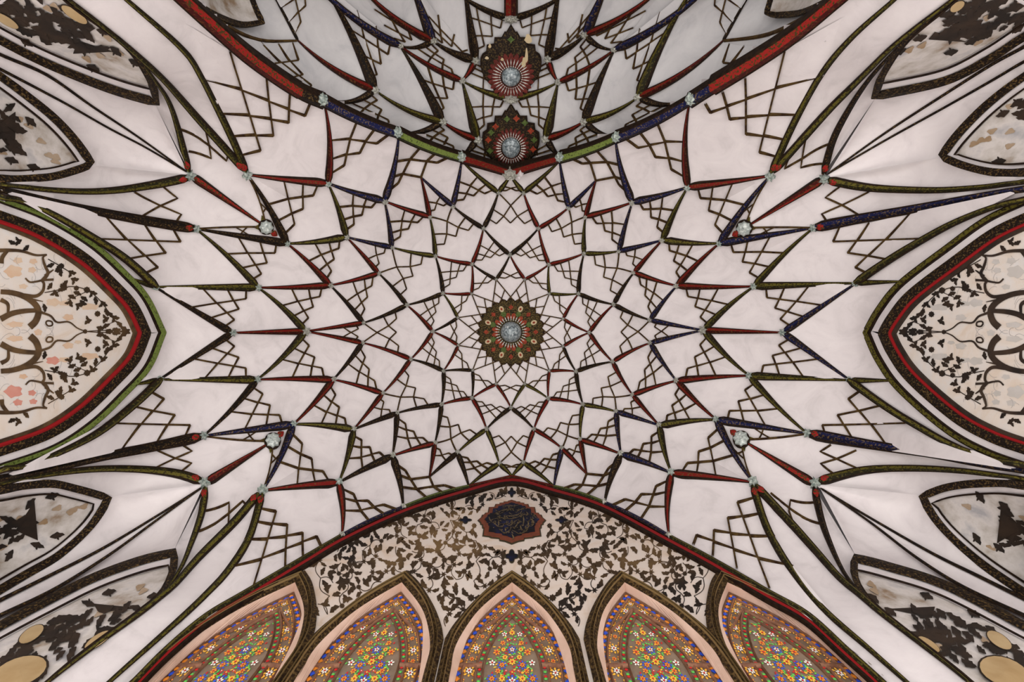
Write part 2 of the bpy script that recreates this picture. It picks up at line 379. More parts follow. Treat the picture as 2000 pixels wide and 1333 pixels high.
# long ribs and borders that run out of the frame, from the inner node outwards
LONG = {
 'g4L': ARR((382, 447), (270, 429), (150, 406), (60, 385), (0, 370), (-70, 352)),
 'g4R': ARR((1589, 445), (1670, 429), (1790, 408), (1910, 385), (2000, 369), (2070, 354)),
 'c4L': ARR((372, 345), (300, 361), (210, 373), (120, 373), (0, 361), (-70, 350)),
 'c4R': ARR((1612, 350), (1700, 367), (1820, 372), (1910, 367), (2000, 357), (2070, 349)),
 'i5L': ARR((301, 560), (240, 507), (180, 468), (90, 417), (0, 379), (-70, 354)),
 'i5R': ARR((1675, 552), (1730, 516), (1790, 480), (1880, 432), (2000, 384), (2070, 360)),
 'g7L': ARR((395, 853), (300, 873), (210, 890), (105, 914), (0, 935), (-70, 950)),
 'g7R': ARR((1578, 848), (1700, 869), (1820, 887), (1910, 905), (2000, 921), (2070, 934)),
 'c7L': ARR((398, 943), (345, 926), (270, 917), (180, 917), (75, 929), (0, 944), (-70, 955)),
 'c7R': ARR((1594, 943), (1685, 920), (1775, 915), (1880, 920), (2000, 935), (2070, 946)),
 'i6L': ARR((310, 741), (255, 791), (180, 848), (90, 892), (0, 925), (-70, 946)),
 'i6R': ARR((1661, 743), (1730, 791), (1790, 827), (1880, 875), (2000, 915), (2070, 936)),
 'h4La': ARR((482, 338), (450, 262), (390, 144), (351, 90), (249, 0), (190, -52)),
 'h4Lb': ARR((478, 332), (390, 234), (324, 159), (264, 102), (205, 52), (140, 0), (80, -48)),
 'c4Lb': ARR((369, 335), (345, 240), (327, 192), (303, 156), (282, 126)),
 'h4Ra': ARR((1506, 338), (1550, 240), (1604, 144), (1664, 72), (1745, 0), (1800, -50)),
 'h4Rb': ARR((1510, 335), (1568, 270), (1622, 210), (1664, 168), (1700, 132), (1739, 93), (1790, 50), (1855, 0), (1915, -50)),
 'c4Rb': ARR((1608, 340), (1628, 270), (1661, 207), (1691, 162), (1718, 129), (1754, 90)),
 'h7La': ARR((512, 966), (486, 1053), (444, 1119), (405, 1161), (360, 1203), (216, 1332), (165, 1380)),
 'h7Lb': ARR((505, 966), (456, 1023), (390, 1089), (345, 1140), (318, 1164), (270, 1203), (180, 1269), (98, 1333), (40, 1380)),
 'c7Lb': ARR((402, 953), (393, 1008), (372, 1068), (354, 1110), (327, 1152)),
 'h7Ra': ARR((1470, 950), (1499, 1035), (1544, 1113), (1604, 1188), (1700, 1272), (1769, 1333), (1822, 1380)),
 'h7Rb': ARR((1476, 950), (1544, 1023), (1592, 1077), (1640, 1131), (1679, 1164), (1724, 1203), (1850, 1302), (1890, 1335), (1945, 1380)),
 'c7Rb': ARR((1590, 953), (1604, 1017), (1625, 1074), (1649, 1122), (1679, 1161)),
 'd4La': ARR((366, 336), (270, 267), (180, 207), (90, 144), (0, 105), (-70, 68)),
 'd4Lb': ARR((366, 336), (285, 288), (210, 249), (120, 198), (0, 135), (-70, 98)),
 'd4Ra': ARR((1618, 338), (1730, 258), (1850, 180), (1940, 123), (2000, 90), (2070, 50)),
 'd4Rb': ARR((1618, 338), (1730, 273), (1850, 207), (1940, 156), (2000, 120), (2070, 82)),
 'd7La': ARR((396, 953), (300, 1014), (195, 1077), (90, 1131), (0, 1176), (-70, 1212)),
 'd7Lb': ARR((396, 953), (300, 1023), (210, 1089), (105, 1155), (0, 1206), (-70, 1242)),
 'd7Ra': ARR((1602, 955), (1700, 1014), (1820, 1083), (1910, 1128), (2000, 1173), (2070, 1208)),
 'd7Rb': ARR((1602, 955), (1700, 1023), (1790, 1092), (1880, 1149), (2000, 1206), (2070, 1240)),
}
GREEN_L = ARR((-70, 362), (0, 391), (90, 426), (180, 480), (246, 540), (285, 585), (316, 650), (288, 716), (240, 770), (180, 827), (105, 875), (0, 912), (-70, 936))
GREEN_R = ARR((2070, 366), (2000, 396), (1925, 432), (1850, 486), (1760, 555), (1718, 606), (1693, 650), (1718, 704), (1760, 761), (1850, 839), (1925, 881), (2000, 908), (2070, 932))
RED_L = ARR((-70, 404), (0, 432), (60, 453), (120, 489), (180, 537), (240, 600), (271, 650), (240, 698), (180, 761), (120, 809), (60, 845), (0, 872), (-70, 900))
RED_R = ARR((2070, 402), (2000, 432), (1925, 477), (1850, 537), (1775, 600), (1738, 650), (1775, 707), (1850, 785), (1925, 839), (2000, 875), (2070, 903))
TOP_L = [(308, -45), (357, 0), (418, 54), (492, 117), (580, 178)]
TOP_R = [(1395, 170), (1478, 119), (1553, 68), (1638, 0), (1690, -42)]
BOT_L = [(215, 1380), (262, 1333), (322, 1272), (398, 1208), (478, 1160), (590, 1093)]
BOT_R = [(1398, 1098), (1500, 1158), (1580, 1204), (1655, 1272), (1722, 1333), (1770, 1380)]
ARCH_TOP = np.array(TOP_L + [tuple(N[k]) for k in ('h3L', 'f2L', 'Eo0', 'Ee0', 'Eo11', 'f2R', 'h3R')] + TOP_R)
ARCH_BOT = np.array(BOT_L + [tuple(N[k]) for k in ('h8L', 'f9L', 'Eo5', 'Ee6', 'Eo6', 'f9R', 'h8R')] + BOT_R)
NICHE = {   # painted niches: outer outline (open, both ends off the frame) with the apex index
 'A4L': ARR((-70, 90), (0, 141), (45, 174), (105, 222), (150, 270), (188, 324), (150, 339), (90, 354), (0, 357), (-70, 352)),
 'B4L': ARR((-70, 42), (0, 84), (90, 129), (210, 177), (304, 205), (303, 174), (285, 135), (255, 93), (210, 54), (141, 3), (85, -48)),
 'A7L': ARR((-70, 958), (0, 948), (90, 937), (150, 948), (222, 969), (180, 1035), (120, 1092), (60, 1128), (0, 1164), (-70, 1210)),
 'B7L': ARR((-70, 1258), (0, 1218), (90, 1170), (180, 1125), (270, 1092), (340, 1075), (342, 1107), (318, 1161), (270, 1203), (180, 1269), (120, 1317), (50, 1378)),
 'A4R': ARR((2070, 92), (2000, 141), (1955, 174), (1910, 213), (1865, 261), (1830, 309), (1880, 330), (1940, 345), (2000, 346), (2070, 342)),
 'B4R': ARR((2070, 40), (2000, 78), (1940, 117), (1850, 162), (1709, 193), (1712, 168), (1730, 129), (1775, 69), (1850, 6), (1910, -48)),
 'A7R': ARR((2070, 948), (2000, 939), (1925, 936), (1850, 945), (1791, 967), (1835, 1035), (1910, 1107), (2000, 1170), (2070, 1216)),
 'B7R': ARR((2070, 1256), (2000, 1218), (1850, 1140), (1730, 1101), (1671, 1086), (1665, 1113), (1679, 1155), (1724, 1203), (1850, 1302), (1888, 1333), (1940, 1378)),
}
# ------------------------------------------------------------------ the main vault surface
anc = []
zr_r = [0, .06, .12, .18, .236, .31, .38, .454, .53, .614, .69, .767, .86]
zr_z = [7, 6.98, 6.93, 6.83, 6.7, 6.42, 6.15, 5.85, 5.53, 5.2, 4.9, 4.6, 4.3]
def dome_z(q): return float(np.interp(math.hypot(q[0] - 998, q[1] - 650) / F, zr_r, zr_z))
anc.append((998, 650, 7.0))
for p in 'ABC':
    for i in range(12): anc.append((*N[p + str(i)], dome_z(N[p + str(i)])))
for k in ('Da2', 'Da3', 'Db2', 'Db3', 'Da4', 'Da9', 'Db9', 'Da10', 'Db8', 'Ee3', 'Ee9', 'g5L', 'g5R', 'f5L', 'f5R', 'f6L', 'f6R'): anc.append((*N[k], dome_z(N[k])))
def on_plane(pts, axis, d):
    for x, y in pts:
        a = ((x - CX) if axis == 0 else (y - CY)) / F
        anc.append((x, y, d / a))
on_plane(resample(ARCH_TOP, 36), 1, YT); on_plane(resample(ARCH_BOT, 36), 1, YB)
on_plane(resample(GREEN_L, 20), 0, XL); on_plane(resample(GREEN_R, 20), 0, XR)
for k, p in NICHE.items():
    if k[0] == 'A': on_plane(resample(p, 14), 0, XL if k[2] == 'L' else XR)
    else: on_plane(resample(p, 14), 1, -2.0 if k[1] == '4' else 1.86)
for k in ('g4L', 'c4L', 'g7L', 'c7L'): on_plane(LONG[k][-2:], 0, XL + 0.08)
for k in ('g4R', 'c4R', 'g7R', 'c7R'): on_plane(LONG[k][-2:], 0, XR - 0.08)
SURF = Vault(anc)

# ------------------------------------------------------------------ net edges
EDGE = {}
def edge(a, b, bow=0.05, pts=None):
    p, q = N[a], N[b]
    if pts is not None: c = pts
    else:
        L = np.linalg.norm(q - p); d = (q - p) / L; m = (p + q) / 2
        rad = np.array([998, 650.]) - m; rad /= np.linalg.norm(rad) + 1e-9
        nrm = np.array([-d[1], d[0]]); s = np.dot(nrm, rad)
        t = np.linspace(0, 1, 9)
        c = p + (q - p) * t[:, None] + nrm * (s * bow * L * 4 * t * (1 - t))[:, None]
    EDGE[a, b] = c
def path(a, b):
    if (a, b) in EDGE: return EDGE[a, b]
    if (b, a) in EDGE: return EDGE[b, a][::-1]
    return np.array([N[a], N[b]])
def outline(keys):
    out = []
    for i, k in enumerate(keys): out.append(path(k, keys[(i + 1) % len(keys)])[:-1])
    return np.vstack(out)
ribs = []     # (from, to, colour, w0, w1)
def R_(a, b, col, w0, w1, bow=0.05):
    edge(a, b, bow); ribs.append((a, b, col, w0, w1))
AB = 'KKRRGKRRKKRRGGRRKRRRGGRR'   # A0>B0 A0>B1 A1>B1 A1>B2 ...
BC = 'KKRRKKRRKKRRKKRRKKRRKKRR'   # B0>C11 B0>C0 B1>C0 B1>C1 ...
for i in range(12):
    j = (i + 1) % 12
    R_(f'A{i}', f'B{i}', AB[2 * i], 8.0, 2.6); R_(f'A{i}', f'B{j}', AB[2 * i + 1], 8.0, 2.6)
    R_(f'B{i}', f'C{(i - 1) % 12}', BC[2 * i], 10.0, 2.8); R_(f'B{i}', f'C{i}', BC[2 * i + 1], 10.0, 2.8)
CD = 'KKGGKKRRKKGGRRGGRRKKGGRR'   # C0>Db0 C0>Da1 C1>Db1 C1>Da2 ...
for i in range(12):
    j = (i + 1) % 12
    R_(f'C{i}', f'Db{i}', CD[2 * i], 10.5, 2.8); R_(f'C{i}', f'Da{j}', CD[2 * i + 1], 10.5, 2.8)
#       k: (Da>Ee, Db>Ee, Db>Eo, Da(k+1)>Eo)
DE = ['GGGB', 'BRRB', 'BRRK', 'RRKR', 'RKKR', 'RKKG', 'GGGB', 'RRRB', 'BRRB', 'BBBR', 'RBBR', 'RBBG']
for i in range(12):
    j = (i + 1) % 12
    R_(f'Da{i}', f'Ee{i}', DE[i][0], 11.5, 3.2, 0.03); R_(f'Db{i}', f'Ee{i}', DE[i][1], 11.5, 3.2, 0.03)
    R_(f'Db{i}', f'Eo{i}', DE[i][2], 11.5, 3.2, 0.03); R_(f'Da{j}', f'Eo{i}', DE[i][3], 11.5, 3.2, 0.03)
for sd, e in (('L', ('Eo1', 'Ee2', 'Eo2', 'Ee3', 'Eo3', 'Ee4', 'Eo4')), ('R', ('Eo10', 'Ee10', 'Eo9', 'Ee9', 'Eo8', 'Ee8', 'Eo7'))):
    f = lambda k: k + sd
    for a, b, c in ((e[0], 'f2', 'B'), (e[0], 'f3', 'B'), (e[1], 'f3', 'G'), (e[1], 'f4', 'G'), (e[2], 'f4', 'R'), (e[2], 'f5', 'R'),
                    (e[3], 'f5', 'G'), (e[3], 'f6', 'G'), (e[4], 'f6', 'R'), (e[4], 'f7', 'R'), (e[5], 'f7', 'G'), (e[5], 'f8', 'G'),
                    (e[6], 'f8', 'K' if sd == 'L' else 'B'), (e[6], 'f9', 'K'), (e[3], 'g5', 'R')):
        R_(a, f(b), c, 15, 3.6)
    KB = 'K' if sd == 'L' else 'B'
    for a, b, c, w, bow in (('f3', 'h3', 'R', 14, .07), ('f3', 'h4', 'R', 15, .02), ('f4', 'h4', KB, 15, .05), ('f4', 'g4', KB, 15, 0), ('f5', 'g4', 'G', 13, .05),
                    ('f5', 'i5', 'G', 15, 0), ('f6', 'i6', 'G', 15, 0), ('f6', 'g7', 'K' if sd == 'L' else 'G', 13, .05), ('f7', 'g7', 'B', 15, 0), ('f7', 'h7', 'B', 15, .05),
                    ('f8', 'h7', 'R', 15, .02), ('f8', 'h8', 'R', 14, .07), ('g5', 'i5', KB, 13, 0), ('g5', 'i6', KB, 13, 0), ('i5', 'q5', 'G', 11, 0), ('i6', 'q6', 'G', 11, 0)):
        R_(f(a), f(b), c, w * 1.15, 3.8, bow)
    edge(f('b4'), f('g4'), -0.03); edge(f('b4'), f('h4'), 0.07); edge(f('b7'), f('g7'), -0.05); edge(f('b7'), f('h7'), 0.07)
    edge(f('b4'), f('c4'), 0); edge(f('b7'), f('c7'), 0)
def arch_edge(P, a, b):
    ia = int(np.argmin(np.linalg.norm(P - N[a], axis=1))); ib = int(np.argmin(np.linalg.norm(P - N[b], axis=1)))
    EDGE[a, b] = smoothed(P[ia:ib + 1], 12) if ib - ia > 1 else resample(P[ia:ib + 1], 8)
seqT = ['h3L', 'f2L', 'Eo0', 'Ee0', 'Eo11', 'f2R', 'h3R']; seqB = ['h8L', 'f9L', 'Eo5', 'Ee6', 'Eo6', 'f9R', 'h8R']
for sq, P in ((seqT, ARCH_TOP), (seqB, ARCH_BOT)):
    for a, b in zip(sq, sq[1:]):
        p, q = N[a], N[b]; t = np.linspace(0, 1, 9); d = q - p; L = np.linalg.norm(d)
        up = np.array([0, -1.0]) if P is ARCH_BOT else np.array([0, 1.0])
        sag = 0.03 if 'Ee' not in a + b else 0.0
        EDGE[a, b] = p + d * t[:, None] + up * (sag * L * 4 * t * (1 - t))[:, None]

# ------------------------------------------------------------------ ceiling shell behind the panels
def shell(S, name, poly, off, step=20, mat='plaster'):
    xs = np.arange(-120, 2121, step); ys = np.arange(-220, 1461, step)
    idx = {}; V = []; Fc = []
    for y in ys:
        for x in xs[inside(np.stack([xs + step / 2, np.full(len(xs), y + step / 2)], 1), poly)]:
            f = []
            for dx, dy in ((0, 0), (step, 0), (step, step), (0, step)):
                k = (x + dx, y + dy)
                if k not in idx: idx[k] = len(V); V.append(k)
                f.append(idx[k])
            Fc.append(f)
    return mk(name, S.at(np.array(V, float), off), Fc, mat, None, None, True)
MAIN = np.vstack([ARCH_TOP + [0, 3], [(2100, -60), (2100, 350)], GREEN_R, [(2100, 940), (2100, 1390)], ARCH_BOT[::-1] - [0, 3], [(-100, 1390), (-100, 940)], GREEN_L[::-1], [(-100, 350), (-100, -60)]])
ceiling = tag(shell(SURF, 'ceiling', MAIN, -0.15), 'white plaster ribbed vault with a net of painted tapering ribs', None, None, 'structure')

# ------------------------------------------------------------------ panels and lattices
def quad(tip, a, b, opp, tmpl=T3, w=2.6, lat=True):
    P = Panel(SURF, outline([tip, a, opp, b]), ceiling)
    if lat: lattice(P, path(tip, a), path(tip, b), tmpl, w)
    return P
# centre: cells between the rosette and ring B
for i in range(12):
    a0, a1, b = f'A{(i - 1) % 12}', f'A{i}', f'B{i}'
    ang = [math.atan2(N[k][1] - 649, N[k][0] - 998) for k in (a0, a1)]
    rim = [(998 + 50 * math.cos(t), 649 + 50 * math.sin(t)) for t in ang]
    P = Panel(SURF, np.vstack([path(a0, b)[:-1], path(b, a1)[:-1], [N[a1]], [rim[1]], [rim[0]]]), ceiling, depth=0.0)
    lattice(P, path(b, a0), path(b, a1), T2, 2.2)
# fine lines woven round the rosette
class OnVault:
    S = SURF
    @staticmethod
    def bulge(q): return np.zeros(len(np.atleast_2d(q)))
for i in range(12):
    th = math.atan2(N[f'A{i}'][1] - 649, N[f'A{i}'][0] - 998); L = []
    rimp = lambda a: np.array((998 + 60 * math.cos(th + a), 649 + 60 * math.sin(th + a)))
    for s_ in (1, -1):
        e_ = rimp(s_ * 0.39); L.append((N[f'A{i}'], e_)); L.append((N[f'A{i}'] + (e_ - N[f'A{i}']) * 0.47, rimp(-s_ * 0.10)))
    bars(OnVault, L, 2.1, ceiling, 'fine_line')
for i in range(12):
    j = (i + 1) % 12
    quad(f'C{i}', f'B{i}', f'B{j}', f'A{i}', T3, 2.2)
# split cells between rings B and E
for i in range(12):
    c1, c2, da, db, e = f'C{(i - 1) % 12}', f'C{i}', f'Da{i}', f'Db{i}', f'Ee{i}'
    split = i in (1, 5, 7, 11)
    if split: keys = [f'B{i}', c1, da]; poly = np.vstack([path(f'B{i}', c1)[:-1], path(c1, da), path(db, c2)[:-1], path(c2, f'B{i}')[:-1]])
    else: poly = outline([f'B{i}', c1, da, e, db, c2])
    if split:
        poly = outline([f'B{i}', c1, da, e, db, c2])
    P = Panel(SURF, poly, ceiling)
    lattice(P, path(e, da), path(e, db), ((0.62, 0.86), ((0.66, 0.27), (0.27, 0.66))), 2.2)
    mid = (N[da] + N[db]) / 2; ax = N[f'B{i}'] - mid; lat = (N[c1] - N[c2]) / 2
    pt = lambda a, l: mid + a * ax + l * lat
    r1, r2 = path(da, c1), path(db, c2)
    on = lambda r, f: resample(r, 101)[int(f * 100)]
    X0, Mo = pt(.223, 0), pt(.497, 0); I1, I2, O1, O2 = pt(.39, .24), pt(.39, -.24), pt(.507, .5), pt(.507, -.5)
    L = [(N[da], X0, I2, O2), (N[db], X0, I1, O1), (O1, on(r1, .72)), (O2, on(r2, .72)), (on(r1, .45), I1, Mo), (on(r2, .45), I2, Mo)]
    bars(P, L, 2.3, P.obj)
for i in range(12):
    j = (i + 1) % 12
    quad(f'Eo{i}', f'Db{i}', f'Da{j}', f'C{i}')
for sd, e in (('L', ('Eo0', 'Ee1', 'Eo1', 'Ee2', 'Eo2', 'Ee3', 'Eo3', 'Ee4', 'Eo4', 'Ee5', 'Eo5', 'Da1', 'Db1', 'Da5', 'Db5')),
              ('R', ('Eo11', 'Ee11', 'Eo10', 'Ee10', 'Eo9', 'Ee9', 'Eo8', 'Ee8', 'Eo7', 'Ee7', 'Eo6', 'Db11', 'Da11', 'Db7', 'Da7'))):
    f = lambda k: k + sd
    opp = {'L': ('Da2', 'Db2', 'Da3', 'Db3', 'Da4', 'Db4'), 'R': ('Db10', 'Da10', 'Db9', 'Da9', 'Db8', 'Da8')}[sd]
    W = 2.9
    for n_, (tip, a, b) in enumerate((('f3', e[2], e[3]), ('f4', e[3], e[4]), ('f5', e[4], e[5]), ('f6', e[5], e[6]), ('f7', e[6], e[7]), ('f8', e[7], e[8]))):
        quad(f(tip), a, b, opp[n_], T3, W)
    for tip, a, b, o in (('h3', 'f3', 'f2', e[2]), ('h8', 'f8', 'f9', e[8]), ('h4', 'f3', 'f4', e[3]), ('h7', 'f8', 'f7', e[7]),
                         ('g4', 'f4', 'f5', e[4]), ('g7', 'f6', 'f7', e[6])):
        quad(f(tip), f(a), f(b), o, T3, 3.1)
    quad(f('i5'), f('f5'), f('g5'), e[5], T3, 3.2); quad(f('i6'), f('f6'), f('g5'), e[5], T3, 3.2)
    # cells cut by the two great arches
    P = Panel(SURF, outline([f('f2'), e[2], e[12], e[1], e[11], e[0]]), ceiling)
    s = [resample(path(f('f2'), e[2]), 101)[int(k)] for k in (38, 62, 84)]; t = [resample(path(f('f2'), e[0]), 101)[int(k)] for k in (36, 60, 80)]
    tp = N[f('f2')]; a_, b_ = N[e[2]] - tp, N[e[0]] - tp
    custom_lattice(P, s, t, [tp + .70 * a_ + .17 * b_, N[e[1]], tp + .20 * a_ + .68 * b_], 2.9)
    P = Panel(SURF, outline([f('f9'), e[8], e[13], e[9], e[14], e[10]]), ceiling)
    s = [resample(path(f('f9'), e[8]), 101)[int(k)] for k in (38, 62, 84)]; t = [resample(path(f('f9'), e[10]), 101)[int(k)] for k in (36, 60, 80)]
    tp = N[f('f9')]; a_, b_ = N[e[8]] - tp, N[e[10]] - tp
    custom_lattice(P, s, t, [tp + .70 * a_ + .17 * b_, N[e[9]], tp + .20 * a_ + .68 * b_], 2.9)
# small cells under the apex of each great arch
for a, b, c in (('Da0', 'Eo11', 'Ee0'), ('Db0', 'Eo0', 'Ee0'), ('Da6', 'Eo5', 'Ee6'), ('Db6', 'Eo6', 'Ee6')):
    Panel(SURF, outline([a, b, c]), ceiling)

# ------------------------------------------------------------------ corner vaults
def lp(k, n=24): return smoothed(LONG[k], n)
MIR = lambda pts, s: [(s - x, y) for x, y in pts]
LAT_FAR = {'4L': ([(207, 426), (288, 447), (343, 456)], [(177, 466), (240, 507), (282, 534)], [(355, 473), (328, 495), (312, 523)]),
           '7L': ([(243, 870), (312, 855), (366, 843)], [(210, 827), (258, 794), (297, 767)], [(373, 830), (345, 810), (324, 779)])}
LAT_FAR['4R'] = tuple(MIR(p, s) for p, s in zip(LAT_FAR['4L'], (1977, 1977, 1980))); LAT_FAR['7R'] = tuple(MIR(p, s) for p, s in zip(LAT_FAR['7L'], (1976, 1972, 1978)))
LAT_ARCH = {'4L': ([(400, 152), (440.5, 220.5), (461.5, 264), (481, 300)], [(450, 104), (520, 150), (566, 182), (604, 206)], [(509.5, 297), (535, 270), (565, 244.5), (596.5, 229.5)]),
            '7L': ([(453, 1110), (486, 1056), (504, 1021.5), (514.5, 996)], [(495, 1145), (556.5, 1106), (591, 1085), (625, 1066)], [(540, 996), (562.5, 1020), (592.5, 1036.5), (619, 1046)]),
            '4R': ([(1601, 147), (1551.5, 222), (1527.5, 270), (1509.5, 303)], [(1532, 103), (1455.5, 157), (1412, 184), (1379, 207)], [(1482.5, 300), (1455.5, 267), (1424, 238.5), (1386.5, 223.5)]),
            '7R': ([(1541, 1107), (1505, 1050), (1483, 1005.5), (1468, 975.5)], [(1502, 1147), (1439, 1108), (1392.5, 1084), (1355.5, 1061)], [(1439.5, 978.5), (1420, 1007), (1393, 1031), (1360, 1043)])}
K1 = {'4L': [[(264, 375), (318, 402.5), (357, 420), (341, 439)], [(318, 364), (350, 389), (318, 403), (277, 424)]],
      '7L': [[(355, 868), (376.5, 879.5), (345, 893.5), (295, 919)], [(306, 879), (345, 894), (375, 902), (349, 925)]]}
K1['4R'] = [MIR(l, 1960) for l in K1['4L']]; K1['7R'] = [MIR(l, 1977) for l in K1['7L']]
K2 = {'4L': [[(352, 253), (408, 289.5), (442.5, 318), (446, 300)], [(400.5, 252), (408, 289.5), (412.5, 315), (368, 297)]],
      '7L': [[(396, 1000), (447, 975), (445.5, 1030)], [(388, 1038), (444, 999), (474, 975), (484, 990)]],
      '4R': [[(1624, 279), (1568, 315), (1532, 333), (1540, 312)], [(1574, 272), (1563.5, 333), (1610, 320)]],
      '7R': [[(1505, 960), (1544, 988.5), (1602, 1023)], [(1590, 981), (1544, 970.5), (1541, 993), (1550, 1022)]]}
for cn in ('4L', '4R', '7L', '7R'):
    k, sd = cn[0], cn[1]
    g, h, c, b, f5, i = f'g{k}{sd}', f'h{k}{sd}', f'c{k}{sd}', f'b{k}{sd}', ('f5' if k == '4' else 'f6') + sd, ('i5' if k == '4' else 'i6') + sd
    f3, f4, h3 = ('f3' if k == '4' else 'f8') + sd, ('f4' if k == '4' else 'f7') + sd, ('h3' if k == '4' else 'h8') + sd
    # between the side-wall arch and the pier
    P = Panel(SURF, np.vstack([path(i, f5)[:-1], path(f5, g)[:-1], lp(g), lp(i)[::-1][:-1]]), ceiling, cap=0.05)
    s, t, o = LAT_FAR[cn]; custom_lattice(P, s, t, o, 3.4, LONG[g][-2], 15)
    # great lattice next to the arch
    AL = ARCH_TOP if k == '4' else ARCH_BOT
    pa = {'4L': TOP_L, '4R': TOP_R[::-1], '7L': BOT_L, '7R': BOT_R[::-1]}[cn]
    P = Panel(SURF, np.vstack([path(h, f3)[:-1], path(f3, h3)[:-1], [N[h3]], smoothed(pa[::-1], 16), lp(h + 'a')[::-1][:-1]]), ceiling, cap=0.05)
    s, t, o = LAT_ARCH[cn]; custom_lattice(P, s, t, o, 3.6, (LONG[h + 'a'][-3] + np.array(pa[1])) / 2, 9)
    # soffit strip between the two long ribs
    Panel(SURF, np.vstack([lp(h + 'a')[1:], lp(h + 'b')[::-1]]), ceiling, cap=0.03, depth=0.03)
    # two leaf-shaped panels either side of the red rib
    P = Panel(SURF, np.vstack([path(g, b)[:-1], path(b, c)[:-1], lp('c' + k + sd), lp(g)[::-1][:-1]]), ceiling, cap=0.06)
    bars(P, K1[cn], 3.2, P.obj)
    cb = lp(c + 'b')
    hb = lp(h + 'b'); end = int(np.argmin(np.linalg.norm(hb - cb[-1], axis=1)))
    P = Panel(SURF, np.vstack([path(h, b)[:-1], path(b, c)[:-1], cb, hb[:end + 1][::-1][:-1]]), ceiling, cap=0.06)
    bars(P, K2[cn], 3.0, P.obj)
    # slivers by the mirror boss
    for q_ in (g, h):
        P = Panel(SURF, outline([f4, q_, b]), ceiling, cap=0.02)
        m1, m2 = resample(path(b, q_), 101), resample(path(f4, q_), 101)
        bars(P, [(m1[26], m2[52]), (m1[44], m2[36])], 2.2, P.obj, 'fine_line')
        bars(P, [path(b, q_)], 3.0, P.obj, 'fine_line')
    # panels round the painted niches
    nA, nB = NICHE['A' + cn], NICHE['B' + cn]
    ia = 5 if cn in ('4L', '4R') else 4
    ib = {'4L': 4, '4R': 4, '7L': 5, '7R': 4}[cn]
    near, far = (nA[ia:], nA[:ia + 1]) if k == '4' else (nA[:ia + 1][::-1], nA[ia:][::-1])
    cl = lp('c' + k + sd)
    Panel(SURF, np.vstack([cl[1:], near[::-1], [N[c]]]), ceiling, cap=0.04)                    # below rib, towards the side arch
    dl = lp('d' + cn + 'b')
    Panel(SURF, np.vstack([[N[c]], far[::-1] if k == '4' else far[::-1], dl[::-1][:-1]]), ceiling, cap=0.04)
    Panel(SURF, np.vstack([lp('d' + cn + 'a'), dl[::-1][:-1]]), ceiling, cap=0.02)
    Panel(SURF, np.vstack([lp('d' + cn + 'a'), nB[:ib + 1], ]), ceiling, cap=0.04)
    Panel(SURF, np.vstack([cb, nB[ib:][::-1][-5:] if False else nB[ib + 3:ib + 4], nB[ib:ib + 3][::-1]]), ceiling, cap=0.03)
    for x in ('a', 'b'):
        p = smoothed(LONG['d' + cn + x], 30)
        rib(SURF, p, 3.0, 6.5, 'K', ceiling, name='corner_rib')
    # long ribs
    rib(SURF, smoothed(LONG[g], 30), 22, 9, 'B' if cn == '7R' or cn == '4R' else 'K', ceiling, name='long_rib')
    rib(SURF, smoothed(LONG[c], 30), 18, 6, 'G', ceiling, name='long_rib')
    rib(SURF, smoothed(LONG[i], 30), 15, 8, 'G', ceiling, name='long_rib', off=0.035)
    rib(SURF, smoothed(LONG[h + 'a'], 30), 15, 7, 'G', ceiling, name='long_rib')
    rib(SURF, smoothed(LONG[h + 'b'], 30), 15, 4, 'G', ceiling, name='long_rib')
    rib(SURF, cb, 15, 4, 'G' if sd == 'L' else 'K', ceiling, name='long_rib')
    rib(SURF, path(c, b), 18, 3, 'LR', ceiling, name='rib')
    # white sliver between the long rib and the green border
    GB = GREEN_L if sd == 'L' else GREEN_R
    gs = smoothed(GB, 90); iq = int(np.argmin(np.linalg.norm(gs - N[('q5' if k == '4' else 'q6') + sd], axis=1)))
    gpart = gs[:iq + 1] if k == '4' else gs[iq:][::-1]
    Panel(SURF, np.vstack([[N[i]], lp(i)[1:], gpart]), ceiling, cap=0.02)
for sd in 'LR':
    gs = smoothed(GREEN_L if sd == 'L' else GREEN_R, 90)
    i1 = int(np.argmin(np.linalg.norm(gs - N['q5' + sd], axis=1))); i2 = int(np.argmin(np.linalg.norm(gs - N['q6' + sd], axis=1)))
    Panel(SURF, np.vstack([path('i5' + sd, 'g5' + sd)[:-1], path('g5' + sd, 'i6' + sd), gs[i1:i2 + 1][::-1]]), ceiling, cap=0.06)
# ------------------------------------------------------------------ ribs, arch ribs and bosses
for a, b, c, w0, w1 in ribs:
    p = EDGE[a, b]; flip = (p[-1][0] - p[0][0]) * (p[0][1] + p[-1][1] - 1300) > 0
    rib(SURF, p, w0, w1, c, ceiling, flip)
